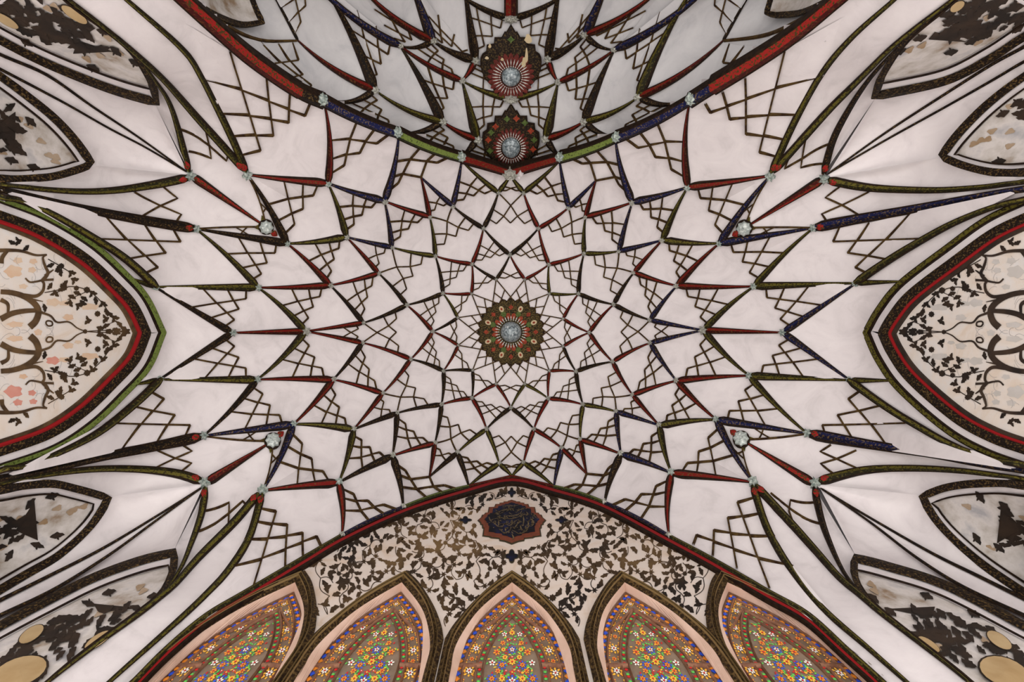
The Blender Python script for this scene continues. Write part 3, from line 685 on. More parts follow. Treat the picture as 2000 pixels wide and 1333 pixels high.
# ------------------------------------------------------------------ star bosses at the crossings of the net
for i in range(12):
    star(SURF, N[f'A{i}'], 4.2, ceiling); star(SURF, N[f'B{i}'], 6.0, ceiling); star(SURF, N[f'C{i}'], 6.3, ceiling)
    star(SURF, N[f'Da{i}'], 5.8, ceiling); star(SURF, N[f'Db{i}'], 5.8, ceiling)
    if i not in (0, 1, 5, 6, 7, 11): star(SURF, N[f'Ee{i}'], 11 if i in (3, 9) else 7.2, ceiling)
    if i not in (0, 5, 6, 11): star(SURF, N[f'Eo{i}'], 7.4, ceiling)
for sd in 'LR':
    for k, r in (('f3', 7), ('f4', 7), ('f5', 8), ('f6', 8), ('f7', 7.5), ('f8', 8), ('g4', 9), ('g5', 8), ('g7', 9.5), ('h4', 10.5), ('h7', 10.5), ('i5', 7), ('i6', 7), ('c4', 11.5), ('c7', 11.5)):
        star(SURF, N[k + sd], r * 1.12, ceiling, 'teal', 6)
    for k in ('h8', 'f9'): star(SURF, N[k + sd], 6.5, ceiling, 'silver', 4)
    # little red heart-shaped fields beside the larger bosses
    for k, tgt in (('h4', 'a'), ('h4', 'b'), ('h7', 'a'), ('h7', 'b'), ('g4', ''), ('g7', ''), ('c4', ''), ('c7', ''), ('c4', 'b'), ('c7', 'b'), ('i5', ''), ('i6', '')):
        key = k + sd + tgt; p = smoothed(LONG[key], 60); d = np.r_[0, np.cumsum(np.linalg.norm(np.diff(p, axis=0), axis=1))]
        pts = np.stack([np.interp(np.linspace(9, 25, 6), d, p[:, 0]), np.interp(np.linspace(9, 25, 6), d, p[:, 1])], 1)
        w = np.array([4, 9.5, 11, 9, 5.5, 1.0]) * (0.8 if k[0] == 'i' else 1.1)
        V, Fc, _ = sweep(SURF, pts, w, [(-1, 0.0), (0, 0.25), (1, 0.0)], 0.013 + 0.36 * (13 if k[0] in 'hi' else 18) * 0.0052)
        mk('red_field', V, Fc, 'LR', None, ceiling)
def mirror_boss(S, c, r, label, pts=8):
    root = empty('mirror_boss', S.at([c])[0]); c = np.asarray(c, float)
    tag(root, label, 'mirror boss', 'faceted mirror bosses in the four corners of the vault')
    inv = np.array(root.location)
    mpp = float(depth_of(S, [c])[0]) / F
    def disc(rad, n, offs, name, mat, wav=0.0, par=root, fl=False):
        b = Build(); rings = []
        for rr, oo in offs:
            a = np.linspace(0, 2 * math.pi, n, endpoint=False)
            q = c + np.stack([np.cos(a), np.sin(a)], 1) * (rad * rr * (1 + wav * np.where(np.arange(n) % 2, -1, 1)))[:, None]
            rings.append(S.at(q, oo * mpp * rad))
        V = np.vstack(rings) - inv; k = len(offs); f = []
        for j in range(k - 1):
            for i in range(n): f.append((j * n + i, j * n + (i + 1) % n, (j + 1) * n + (i + 1) % n, (j + 1) * n + i))
        f.append(tuple((k - 1) * n + i for i in range(n)))
        return mk(name, V, f, mat, None, par)
    disc(r * 1.12, 24, [(1, 0), (1, .25), (.9, .3)], 'rim', 'outline')
    disc(r, 16, [(1, .2), (.92, .55), (.7, .75), (.4, .85), (.12, .8)], 'mirror_facets', 'mirror', 0.09)
    return root
mirror_boss(SURF, N['b4L'] + [0, 0], 13.5, 'faceted mirror boss at the upper left corner of the vault')
mirror_boss(SURF, N['b4R'], 14.5, 'faceted mirror boss at the upper right corner of the vault')
mirror_boss(SURF, N['b7L'], 14.5, 'faceted mirror boss at the lower left corner of the vault')
mirror_boss(SURF, N['b7R'], 15, 'faceted mirror boss at the lower right corner of the vault')
for sd in 'LR':
    for k, f4 in (('4', 'f4'), ('7', 'f7')):
        for to, u_ in (('f4' if k == '4' else 'f7', 0.5),):
            a, b = N['b' + k + sd], N[to + sd]; d = (b - a) / np.linalg.norm(b - a)
            pts = resample([a + d * 13, a + d * 27], 6); w = np.array([5, 12, 13, 11, 7, 1.])
            V, Fc, _ = sweep(SURF, pts, w, [(-1, 0.1), (0, 0.4), (1, 0.1)], 0.03)
            mk('red_field', V, Fc, 'LR', None, ceiling)
        for q_ in ('g' + k + sd, 'h' + k + sd):
            a = N['b' + k + sd]; dq = N[q_] - a; dq /= np.linalg.norm(dq)
            pr = np.array([-dq[1], dq[0]])
            V = SURF.at([a + dq * 13 + pr * 6, a + dq * 13 - pr * 6, a + dq * 25], 0.012)
            mk('olive_field', V, [(0, 1, 2)], 'G', None, ceiling)

# ------------------------------------------------------------------ great arch towards the apse
TOPA = Plane(1, YT)
trim1 = tag(empty('trim_1'), 'painted arch rib between the main vault and the apse', None, None, 'structure')
tl = np.array([N['h3L']] + TOP_L[::-1], float); tr = np.array([N['h3R']] + TOP_R, float)
ARC_RIB = [(-1, -0.5), (-1, 0.10), (-0.74, 0.14), (0.05, 0.40), (0.74, 0.14), (1, 0.10), (1, -0.5)]
def archrib(p, w0, w1, col, parent, up=True, off=0.02, name='arch_rib', S=SURF):
    p = np.asarray(p, float); t = np.linspace(0, 1, len(p)); w = w0 * (1 - t) + w1 * t
    V, Fc, sg = sweep(S, p, w, ARC_RIB, off); mi = [RIB_M[j] for j in sg]
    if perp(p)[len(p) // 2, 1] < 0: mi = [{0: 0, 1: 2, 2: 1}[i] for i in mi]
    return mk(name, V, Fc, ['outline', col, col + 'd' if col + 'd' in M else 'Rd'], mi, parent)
SH = np.array([0, -6.0])
for side, p in (('L', tl), ('R', tr)):
    q = smoothed(p, 40) + (np.array([0, -4.0]) if side == 'L' else np.array([0, -4.0]))
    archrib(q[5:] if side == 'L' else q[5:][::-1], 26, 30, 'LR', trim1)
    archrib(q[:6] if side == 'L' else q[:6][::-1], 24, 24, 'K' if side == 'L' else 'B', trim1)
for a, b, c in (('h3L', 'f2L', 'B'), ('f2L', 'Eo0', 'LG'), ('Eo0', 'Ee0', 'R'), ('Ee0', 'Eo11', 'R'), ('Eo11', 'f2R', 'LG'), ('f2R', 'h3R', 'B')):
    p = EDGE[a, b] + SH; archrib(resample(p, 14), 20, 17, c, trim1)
for k, r in (('h3L', 12), ('h3R', 12.5), ('f2L', 10.5), ('f2R', 10.5), ('Eo0', 10), ('Eo11', 10)):
    o = star(SURF, N[k] + SH, r, trim1, 'teal', 7, inner=0.7)
    for v in o.data.vertices: v.co.z -= 0.05
def flatstar(S, c, rx, ry, parent, name, mat, pts=8, off=0.05, inner=0.75):
    a = np.linspace(0, 2 * math.pi, 2 * pts, endpoint=False)
    rr = np.where(np.arange(2 * pts) % 2 == 0, 1, inner)
    q = np.asarray(c, float) + np.stack([np.cos(a) * rx * rr, np.sin(a) * ry * rr], 1)
    n = 2 * pts
    V = np.vstack([S.at(q, 0), S.at(q, off), S.at(np.asarray(c) + (q - c) * 0.6, off * 1.5), S.at([c], off * 1.2)])
    f = []
    for i in range(n):
        k = (i + 1) % n
        f += [(i, k, n + k, n + i), (n + i, n + k, 2 * n + k, 2 * n + i), (2 * n + i, 2 * n + k, 3 * n)]
    return mk(name, V, f, mat, None, parent)
flatstar(SURF, (996, 335), 17, 10, trim1, 'star_boss', 'silver', 8, 0.09)
flatstar(SURF, (1018, 334), 7, 8, trim1, 'bare_plaster_patch', 'plaster', 4, 0.085)

# ------------------------------------------------------------------ rosette in the crown
M['ros'] = speckled('rosette_ground', (0.016, 0.012, 0.005), (0.15, 0.10, 0.028), 62, 0.46, 0.66)
M['pet_r'] = mottled('rosette_red_petal', [(0.35, (0.16, 0.016, 0.006)), (0.65, (0.33, 0.05, 0.015))], 40)
M['pet_g'] = mottled('rosette_green_petal', [(0.35, (0.03, 0.06, 0.008)), (0.65, (0.10, 0.14, 0.03))], 40)
M['dart'] = plain('silver_dart', (0.62, 0.60, 0.55), 0.4)
M['cream'] = plain('cream_flower', (0.50, 0.40, 0.24), 0.6)
M['crackle'] = mottled('blue_grey_mirror_dome', [(0.30, (0.02, 0.03, 0.035)), (0.48, (0.20, 0.25, 0.27)), (0.60, (0.42, 0.48, 0.50)), (0.75, (0.85, 0.87, 0.85))], 34, 0.3, detail=6, metal=0.1, spec=0.6)
M['pet_d'] = mottled('dark_red_petal', [(0.35, (0.06, 0.008, 0.006)), (0.65, (0.15, 0.02, 0.012))], 40)
M['ros_dark'] = speckled('dark_rosette_ground', (0.012, 0.008, 0.006), (0.085, 0.055, 0.02), 60, 0.5, 0.66)
def rosette(S, c, r, rm, rd, label, scal=24, shape=None, name='ceiling_rosette', ovals=True, ray=1.0):
    c = np.asarray(c, float); root = empty(name, S.at([c])[0]); inv = np.array(root.location)
    tag(root, label, 'rosette')
    mpp = float(depth_of(S, [c])[0]) / F
    def fan(q0, off0, off1, nm, mat, par=root):
        n = len(q0); V = np.vstack([S.at(q0, -0.01), S.at(q0, off0), S.at(c + (q0 - c) * 0.5, off1), S.at([c], off1)]) - inv; f = []
        for i in range(n):
            k = (i + 1) % n
            f += [(i, k, n + k, n + i), (n + i, n + k, 2 * n + k, 2 * n + i), (2 * n + i, 2 * n + k, 3 * n)]
        return mk(nm, V, f, mat, None, par)
    if shape is None:
        a = np.linspace(0, 2 * math.pi, scal * 6, endpoint=False)
        rr = r * (0.93 + 0.07 * np.abs(np.cos(a * scal / 2)) ** 0.8)
        q0 = c + np.stack([np.cos(a), np.sin(a)], 1) * rr[:, None]
        q1 = c + (q0 - c) * 1.05
    else:
        q0 = np.asarray(shape, float); q1 = c + (q0 - c) * 1.05
    fan(q1, 0.012, 0.012, 'scalloped_rim', 'outline'); fan(q0, 0.03, 0.035, 'painted_disc', 'ros' if ovals else 'ros_dark')
    def shape_at(pc, ang, lx, ly, nm, mat, off, n=10, power=1.0):
        a = np.linspace(0, 2 * math.pi, n, endpoint=False); e = np.stack([np.cos(a) * lx, np.sin(a) * ly * np.abs(np.sin(a)) ** (power - 1)], 1)
        Rm = np.array([[math.cos(ang), -math.sin(ang)], [math.sin(ang), math.cos(ang)]])
        q = np.asarray(pc) + e @ Rm.T
        V = np.vstack([S.at(q, off - 0.01), S.at(q, off), S.at([pc], off + 0.006)]) - inv
        f = [(i, (i + 1) % n, n + (i + 1) % n, n + i) for i in range(n)] + [(n + i, n + (i + 1) % n, 2 * n) for i in range(n)]
        return mk(nm, V, f, mat, None, root)
    nd = 32
    if ovals:
        for i in range(8):
            t = math.pi / 8 + i * math.pi / 4; d = np.array([math.cos(t), math.sin(t)])
            shape_at(c + d * r * 0.77, t, r * .10, r * .075, 'cream_flower', 'cream', 0.045)
            shape_at(c + d * r * 0.77, t, r * .045, r * .035, 'flower_heart', 'pet_r', 0.055, 6)
            shape_at(c + d * r * 0.60, t, r * .10, r * .085, 'green_leaf', 'pet_g', 0.042, 6)
        for i in range(8):
            t = i * math.pi / 4; d = np.array([math.cos(t), math.sin(t)])
            shape_at(c + d * r * 0.77, t, r * .085, r * .075, 'red_flower', 'pet_r', 0.045, 4)
            for s_ in (-1, 1):
                t2 = t + s_ * 0.16; d2 = np.array([math.cos(t2), math.sin(t2)])
                shape_at(c + d2 * r * 0.50, t2, r * .10, r * .07, 'red_petal', 'pet_r', 0.042, 8)
    else:
        for i in range(24):
            t = i * math.pi / 12; d = np.array([math.cos(t), math.sin(t)])
            shape_at(c + d * rm * (1.0 + .36 * ray), t, rm * .40 * ray, rm * .15 * ray, 'red_petal', 'pet_d', 0.042, 8)
    for i in range(nd):
        t = i * 2 * math.pi / nd; d = np.array([math.cos(t), math.sin(t)])
        shape_at(c + d * rm * (1.0 + .27 * ray), t, rm * .20 * ray, rm * .05, 'silver_dart', 'dart', 0.058, 4)
        shape_at(c + d * rm * 1.08, t, rm * .055, rm * .055, 'silver_bead', 'dart', 0.058, 6)
    # mirror dome
    b = Build(); n = 28; V = [];
    prof = [(1.0, 0.03), (0.98, 0.09), (0.86, 0.15), (0.62, 0.20), (0.32, 0.225)]
    for rr, oo in prof:
        a = np.linspace(0, 2 * math.pi, n, endpoint=False)
        V.append(S.at(c + np.stack([np.cos(a), np.sin(a)], 1) * rm * 0.93 * rr, oo * rd))
    V.append(S.at([c], 0.23 * rd)); V = np.vstack(V) - inv; f = []
    for j in range(len(prof) - 1):
        for i in range(n): f.append((j * n + i, j * n + (i + 1) % n, (j + 1) * n + (i + 1) % n, (j + 1) * n + i))
    for i in range(n): f.append(((len(prof) - 1) * n + i, (len(prof) - 1) * n + (i + 1) % n, len(V) - 1))
    mk('mirror_dome', V, f, 'crackle', None, root)
    return root
rosette(SURF, (998, 649), 63, 22, 1.0, 'round scalloped rosette with a mirror dome at the crown of the main vault')
# ------------------------------------------------------------------ lunette wall with the five windows
WB = Plane(1, YB + 0.03)
wall_front = tag(empty('wall_front'), 'lunette wall painted with brown scrolling foliage above five arched windows', None, None, 'structure')
def wxz(q):                       # point of the wall plane from its drawing position -> (x, z above eye)
    P = WB.at(q); return np.stack([P[:, 0], P[:, 2] - EYE], 1)
YW = YB + 0.03
outer = wxz([(1000, 1117), (965, 1141), (920, 1183), (887, 1222), (869, 1251)]); inner = wxz([(1000, 1139), (950, 1179), (920, 1212), (890, 1263), (880, 1310)])
outer[:, 0] -= outer[0, 0]; inner[:, 0] -= inner[0, 0]
ax_ = [wxz([p])[0, 0] for p in ((599, 1113), (795.5, 1114.5), (1000, 1117), (1209.5, 1116), (1406, 1122))]
SILL = 1.55                        # window foot above the eye
def arch_full(half, foot):         # half: apex -> left spring ; returns loop apex-left-foot-...-right-apex (open at foot)
    l = smoothed(half, 24); l = np.vstack([l, [l[-1, 0], foot]])
    r = l[::-1] * [-1, 1]
    return np.vstack([r[:-1], l])  # foot right ... apex ... foot left
def offset_arch(p, d):             # shrink (or grow) an arch outline, keeping its pointed head on the axis
    m = len(p) // 2; l = resample(p[m:], 60)               # apex -> left foot
    t = np.gradient(l, axis=0); t /= np.maximum(np.linalg.norm(t, axis=1, keepdims=True), 1e-9)
    q = l + np.stack([-t[:, 1], t[:, 0]], 1) * d
    ok = q[:, 0] < -1e-4; k = int(np.argmax(ok)); q = q[k:]
    s_ = (q[1] - q[0]); z0 = q[0, 1] - s_[1] / s_[0] * q[0, 0]
    q = np.vstack([[0.0, z0], q]); q[-1, 1] = p[-1, 1]
    n = len(p) - m; q = np.vstack([resample(q[:-1], n - 1), q[-1:]])
    return np.vstack([q[::-1][:-1] * [-1, 1], q])
AO = arch_full(outer, SILL); AI = arch_full(inner, SILL)
def to3(q, y, x0=0.0): return np.stack([q[:, 0] + x0, np.full(len(q), y), q[:, 1] + EYE], 1)
def arch_band(a, b, y0, y1, name, mat, parent, x0=0.0, y2=None):
    """solid-looking band between two outlines; y0 outer edge, y1 inner edge"""
    n = len(a); mid = (a + b) / 2; ym = y2 if y2 is not None else min(y0, y1) - 0.012
    V = np.vstack([to3(a, y0 + 0.03, x0), to3(a, y0, x0), to3(mid, ym, x0), to3(b, y1, x0), to3(b, y1 + 0.03, x0)]); f = []
    for j in range(4):
        for i in range(n - 1): f.append((j * n + i, j * n + i + 1, (j + 1) * n + i + 1, (j + 1) * n + i))
    return mk(name, V, f, mat, None, parent)
# wall face with five openings
red_in = [tuple(p) for p in wxz(smoothed(ARCH_BOT, 80) + [0, 6])]
lx, rx = red_in[0][0], red_in[-1][0]
loop = red_in + [(rx, 1.0), (lx, 1.0)]
vv = [Vector(p) for p in loop]; ee = [(i, (i + 1) % len(loop)) for i in range(len(loop))]
holes = []
for x0 in ax_:
    h = AI * 1.0 + [x0, 0]; h = np.vstack([h]); k = len(vv); vv += [Vector(p) for p in h]; ee += [(k + i, k + (i + 1) % len(h)) for i in range(len(h))]; holes.append(h)
cv, _, cf, *_ = delaunay_2d_cdt(vv, ee, [], 1, 1e-5)
cv = np.array([(v.x, v.y) for v in cv]); cen = np.array([cv[list(f)].mean(0) for f in cf])
keep = np.ones(len(cf), bool)
for h in holes: keep &= ~inside(cen, h)
mk('plaster_face', to3(cv, YW), [f for f, k in zip(cf, keep) if k], 'wallplaster', None, wall_front)
# arch trim in front of the wall: painted ribs, red line, dark line
trim2 = tag(empty('trim_2'), 'painted arch moulding over the window wall', None, None, 'structure')
SEGB = [(('h8L', 'f9L'), 'B'), (('f9L', 'Eo5'), 'LG'), (('Eo5', 'Ee6'), 'R'), (('Ee6', 'Eo6'), 'R'), (('Eo6', 'f9R'), 'LG'), (('f9R', 'h8R'), 'B')]
bl = smoothed(np.array([N['h8L']] + BOT_L[::-1]), 34); br = smoothed(np.array([N['h8R']] + BOT_R), 34)
for (a, b), c in SEGB: archrib(resample(EDGE[a, b], 14) + [0, 1.5], 8, 8, c, trim2, off=0.01)
archrib(bl + [0.5, 1], 9, 15, 'G', trim2, off=0.01); archrib(br[::-1] + [-0.5, 1], 15, 9, 'G', trim2, off=0.01)
PB = Plane(1, YB)
full = smoothed(ARCH_BOT, 120)
nb = perp(full); nb *= np.sign(nb[:, 1:2] + 1e-9)
BANDP = [(-1, -1.5), (-1, 0.3), (1, 0.3), (1, -1.5)]
band(PB, full + nb * 7.5, 5.0, 'red_line', trim2, 'red_line', BANDP)
band(PB, full + nb * 12.2, 4.6, 'outline', trim2, 'dark_line', BANDP)

# windows
M['wood'] = mottled('carved_brown_wood', [(0.3, (0.10, 0.045, 0.025)), (0.7, (0.24, 0.12, 0.07))], 18, 0.6)
M['wood_red'] = mottled('red_brown_wood', [(0.3, (0.16, 0.07, 0.04)), (0.7, (0.34, 0.17, 0.10))], 22, 0.6)
M['field'] = mottled('taupe_painted_panel', [(0.3, (0.20, 0.145, 0.10)), (0.7, (0.30, 0.22, 0.155))], 9, 0.6)
M['reveal'] = mottled('pinkish_reveal_plaster', [(0.3, (0.56, 0.38, 0.29)), (0.7, (0.70, 0.50, 0.40))], 5, 0.8)
M['goldband'] = speckled('gilded_dark_moulding', (0.020, 0.011, 0.005), (0.125, 0.075, 0.026), 60, 0.44, 0.68)
M['goldline'] = plain('worn_gilt_line', (0.20, 0.13, 0.05), 0.6)
for k, c in dict(blue=(0.03, 0.09, 0.62), red=(0.55, 0.02, 0.02), orange=(0.80, 0.26, 0.03), yellow=(0.85, 0.45, 0.05), white=(0.88, 0.82, 0.74), green=(0.12, 0.50, 0.09)).items():
    M['g_' + k] = plain(k + '_self_lit_glass', c, 0.25, emit=0.16)  # slight emission stands in for daylight behind the glass
def blob(b, c, ang, lx, ly, y, n=6, h=0.006, mi=0):
    a = np.linspace(0, 2 * math.pi, n, endpoint=False); e = np.stack([np.cos(a) * lx, np.sin(a) * ly], 1)
    Rm = np.array([[math.cos(ang), -math.sin(ang)], [math.sin(ang), math.cos(ang)]]); q = np.asarray(c) + e @ Rm.T
    V = np.vstack([to3(q, y), to3(np.asarray([c]), y - h)])
    b.add(V, [(i, (i + 1) % n, n) for i in range(n)], mi)
GM = ['g_blue', 'g_red', 'g_orange', 'g_yellow', 'g_white', 'g_green']; GI = {k[2:]: i for i, k in enumerate(GM)}
def flower_mesh(petal, heart, r, ring=None, np_=6):
    b = Build()
    if ring:
        for i in range(8):
            t = i * math.pi / 4; blob(b, (math.cos(t) * r * .82, math.sin(t) * r * .82), t, r * .26, r * .2, 0, 5, 0.003, GI[ring])
    k = 0.62 if ring else 1.0
    for i in range(np_):
        t = i * 2 * math.pi / np_ + 0.3; blob(b, (math.cos(t) * r * .58 * k, math.sin(t) * r * .58 * k), t, r * .36 * k, r * .24 * k, -0.002, 6, 0.004, GI[petal])
    blob(b, (0, 0), 0, r * .26 * k, r * .26 * k, -0.004, 6, 0.004, GI[heart])
    me = bpy.data.meshes.new('flower'); v = np.array(b.v); v[:, 2] -= EYE
    me.from_pydata([tuple(map(float, p)) for p in v], [], b.f)
    for g in GM: me.materials.append(M[g])
    me.polygons.foreach_set('material_index', b.m); me.update()
    return me
FS = 0.030
FL = {'or': flower_mesh('orange', 'red', FS, None, 6), 'ye': flower_mesh('yellow', 'red', FS, None, 7), 'bl': flower_mesh('orange', 'red', FS * 1.15, 'blue', 6),
      'wh': flower_mesh('white', 'red', FS, None, 5), 'wb': flower_mesh('white', 'red', FS * 1.1, 'blue', 5), 'gw': flower_mesh('white', 'red', FS * 1.2, 'yellow', 6),
      'rd': flower_mesh('red', 'yellow', FS * .7, None, 5), 'rs': flower_mesh('red', 'white', FS * .55, None, 6)}
GY = YW + 0.075                                            # plane of the window
G0 = offset_arch(AI, 0.012)
def at_arch(a, f):                                        # point and direction at fraction f along an outline
    p = resample(a, 201); i = min(199, max(0, int(f * 200))); d = p[i + 1] - p[i]
    return p[i], math.atan2(d[1], d[0])
NAMES = ['leftmost', 'second from the left', 'centre', 'second from the right', 'rightmost']
sides = ['leftmost of the five arched windows with flowers, beside the white arch foot', 'second arched window from the left, between the leftmost and the centre one',
         'centre arched window with flowers, right below the blue star cartouche', 'second arched window from the right, between the centre and the rightmost one',
         'rightmost of the five arched windows with flowers, beside the white arch foot']
c0 = offset_arch(G0, 0.044); c1 = offset_arch(G0, 0.058); c2 = offset_arch(G0, 0.126); c3 = offset_arch(G0, 0.140); c4 = offset_arch(G0, 0.172); c5 = offset_arch(G0, 0.185)
w0 = empty('window_1', (ax_[0], 0, 0)); tag(w0, sides[0], None, 'arched windows in the lunette wall', 'structure')
def win_parts(root):
    arch_band(AO, AI, YW - 0.012, YW - 0.004, 'gilded_moulding', 'goldband', root, y2=YW - 0.035)
    for k_ in (.36, .62):
        a_ = AO + (AI - AO) * k_; b_ = AO + (AI - AO) * (k_ + .035); arch_band(a_, b_, YW - 0.03, YW - 0.03, 'gilt_line', 'goldline', root, y2=YW - 0.043)
    n = len(AI); V = np.vstack([to3(AI, YW - 0.004), to3(G0, GY)]); mk('reveal', V, [(i, i + 1, n + i + 1, n + i) for i in range(n - 1)], 'reveal', None, root)
    # back board with the painted field
    poly = np.vstack([G0]); cvv, _, cff, *_ = delaunay_2d_cdt([Vector(p) for p in poly], [(i, (i + 1) % len(poly)) for i in range(len(poly))], [], 1, 1e-5)
    mk('painted_field', to3(np.array([(v.x, v.y) for v in cvv]), GY + 0.005), cff, 'field', None, root)
    for a, b, nm, m in ((offset_arch(G0, -0.004), offset_arch(G0, 0.012), 'outer_frame', 'wood'), (c0, c1, 'arch_bar', 'wood_red'), (c2, c3, 'arch_bar', 'wood_red'), (c4, c5, 'arch_bar', 'wood')):
        arch_band(a, b, GY - 0.004, GY - 0.004, nm, m, root, y2=GY - 0.018)
    mid = len(G0) // 2
    def bar(p, q, w, nm='rail', m='wood_red'):
        p, q = np.array(p), np.array(q); d = (q - p) / np.linalg.norm(q - p); nn = np.array([-d[1], d[0]]) * w
        V = np.vstack([to3(np.array([p + nn, p - nn, q - nn, q + nn]), GY), to3(np.array([p + nn * .6, p - nn * .6, q - nn * .6, q + nn * .6]), GY - 0.02)])
        mk(nm, V, [(4, 5, 6, 7), (0, 1, 5, 4), (1, 2, 6, 5), (2, 3, 7, 6), (3, 0, 4, 7)], m, None, root)
    zr = float(Plane(1, GY).at([(917, 1303)])[0, 2]) - EYE
    for s_ in (-1, 1):
        bar((s_ * abs(G0[0, 0]), zr), (s_ * abs(c4[0, 0]), zr), 0.012)
        # diagonal straps at the head of the arch
        k = 5; a = c1[mid - k if s_ > 0 else mid + k]; b2 = c2[mid]
        bar((abs(a[0]) * s_, a[1]), (0, b2[1] - 0.01), 0.009)
    # glass: beads along the bands
    def beads(a, cols, n, l, w, nm):
        b = Build()
        for i in range(n):
            p, t = at_arch(a, (i + .5) / n); blob(b, p, t, l, w, GY - 0.002, 4 if nm == 'blue_beads' else 6, 0.006, GI[cols[i % len(cols)]])
        o = b.obj(nm, GM, root); o['kind'] = 'stuff'
    beads((G0 + c0) / 2, ['blue', 'orange'], 110, .023, .020, 'blue_beads')
    beads((c3 + c4) / 2, ['green', 'red'], 120, .012, .012, 'green_beads')
    beads(c1 + (c2 - c1) * .10, ['orange', 'yellow'], 150, .007, .005, 'gold_beads'); beads(c1 + (c2 - c1) * .90, ['orange', 'yellow'], 140, .007, .005, 'gold_beads')
    def put(kind, x, z, s=1.0, r=0.0):
        o = bpy.data.objects.new('flower', FL[kind]); sc.collection.objects.link(o); o.parent = root
        o.location = (x, GY - 0.004, z + EYE); o.scale = (s, 1, s * 1.3); o.rotation_euler = (0, r, 0)
    for i in range(37):
        if i == 18: continue
        p, t = at_arch((c1 + c2) / 2, (i + .5) / 37); put('gw' if i % 2 else 'or', p[0], p[1], 1.0 if i % 2 else 0.62)
    put('gw', 0, (c1[mid, 1] + c2[mid, 1]) / 2 + .005, 0.6)
    PG = Plane(1, GY)
    rows = [(1225, [('rd', -4.5, .8), ('rd', 4.5, .8)]), (1238, [('ye', 0, 1.1)]), (1241, [('wh', -15, .95), ('wh', 15, .95)]), (1252, [('rs', -5, 1.1), ('rs', 5, 1.1)]), (1258, [('or', -18, .95), ('or', 18, .95)]),
            (1271, [('ye', -17, .8), ('ye', 17, .8)]), (1271, [('wb', 0, 1.2)]), (1276, [('or', -30, 1.2), ('or', 30, 1.2)]), (1286, [('ye', -14, .9), ('ye', 14, .9), ('rs', 0, .9)]), (1295, [('ye', 0, 1.15)]),
            (1297, [('wh', -39, 1.05), ('wh', 39, 1.05)]), (1301, [('bl', -20, 1.15), ('bl', 20, 1.15)]), (1313, [('or', -28, .9), ('or', 28, .9), ('rs', -12, .9), ('rs', 12, .9)]), (1316, [('rd', 0, 1.4)]),
            (1328, [('bl', -40, 1.2), ('bl', 40, 1.2), ('ye', -20, 1.0), ('ye', 20, 1.0)]), (1332, [('wb', 0, 1.5)]), (1350, [('or', -34, 1.1), ('or', 34, 1.1), ('wh', -15, 1), ('wh', 15, 1)]), (1372, [('bl', 0, 1.2), ('ye', -38, 1), ('ye', 38, 1)]),
            (1395, [('or', -18, 1), ('or', 18, 1), ('wh', -42, 1), ('wh', 42, 1)]), (1425, [('wb', 0, 1.1), ('bl', -30, 1), ('bl', 30, 1)]), (1460, [('ye', -20, 1), ('ye', 20, 1)])]
    lf = Build(); rnd = random.Random(3)
    for py, items in rows:
        for kd, dx, s_ in items:
            P3 = PG.at([(999 + dx, py)])[0]; x, z = float(P3[0]), float(P3[2]) - EYE
            if z < SILL + .05: continue
            put(kd, x, z, s_ * .74)
            for q in range(5):
                t = rnd.random() * 6.28; r = FS * s_ * (.95 + .45 * rnd.random()); px, pz = x + math.cos(t) * r, z + math.sin(t) * r * 1.3
                if inside(np.array([[px, pz]]), c5)[0]: blob(lf, (px, pz), t + 1.2, .012, .006, GY - 0.001, 5, 0.003, rnd.choice([5, 5, 5, 5, 3, 1]))
    o = lf.obj('green_leaves', GM, root); o['kind'] = 'stuff'
win_parts(w0)
def copy_tree(o, parent=None):
    c = o.copy(); sc.collection.objects.link(c); c.parent = parent
    for ch in list(o.children): copy_tree(ch, c)
    return c
for i in range(1, 5):
    w = copy_tree(w0); w.name = f'window_{i + 1}'; w.location = (ax_[i], 0, 0); w['label'] = sides[i]

# painted scroll foliage on the lunette
M['leaf'] = mottled('brown_leaf_paint', [(0.40, (0.014, 0.008, 0.004)), (0.52, (0.055, 0.030, 0.011)), (0.66, (0.17, 0.10, 0.038))], 1.1, 0.8, detail=3)
LIFT = [0]
def lift():                                        # paint layers never share a plane
    LIFT[0] = (LIFT[0] + 1) % 60
    return LIFT[0] * 0.00004
def leaf(b, S3, p, ang, l, curl, wd=0.30):
    """serrated curling leaf drawn as a flat strip: S3 maps drawing points to the wall"""
    n = 7; t = np.linspace(0, 1, n); a = ang + curl * t ** 1.5
    pts = np.array(p) + np.c_[np.r_[0, np.cumsum(np.cos(a[:-1]) * l / (n - 1))], np.r_[0, np.cumsum(np.sin(a[:-1]) * l / (n - 1))]]
    nn = np.stack([-np.sin(a), np.cos(a)], 1)
    wL = l * wd * np.array([.12, .55, .95, .62, .80, .38, 0.02]); wR = l * wd * np.array([.10, .45, .60, .95, .50, .50, 0.0])
    q = np.vstack([pts + nn * wL[:, None], pts - nn * wR[:, None]])
    b.add(S3(q), [(i, i + 1, n + i + 1, n + i) for i in range(n - 1)])
def stem(b, S3, pts, w):
    pts = np.asarray(pts, float); nn = perp(pts); w = np.broadcast_to(w, (len(pts),))
    q = np.vstack([pts + nn * w[:, None] / 2, pts - nn * w[:, None] / 2]); n = len(pts)
    b.add(S3(q), [(i, i + 1, n + i + 1, n + i) for i in range(n - 1)])
def bloom(b, S3, p, r, n=7, deep=0.6):
    a = np.linspace(0, 2 * math.pi, 2 * n, endpoint=False); rr = np.where(np.arange(2 * n) % 2, r * deep, r)
    q = np.vstack([np.array(p) + np.stack([np.cos(a), np.sin(a)], 1) * rr[:, None], [p]])
    b.add(S3(q), [(i, (i + 1) % (2 * n), 2 * n) for i in range(2 * n)])
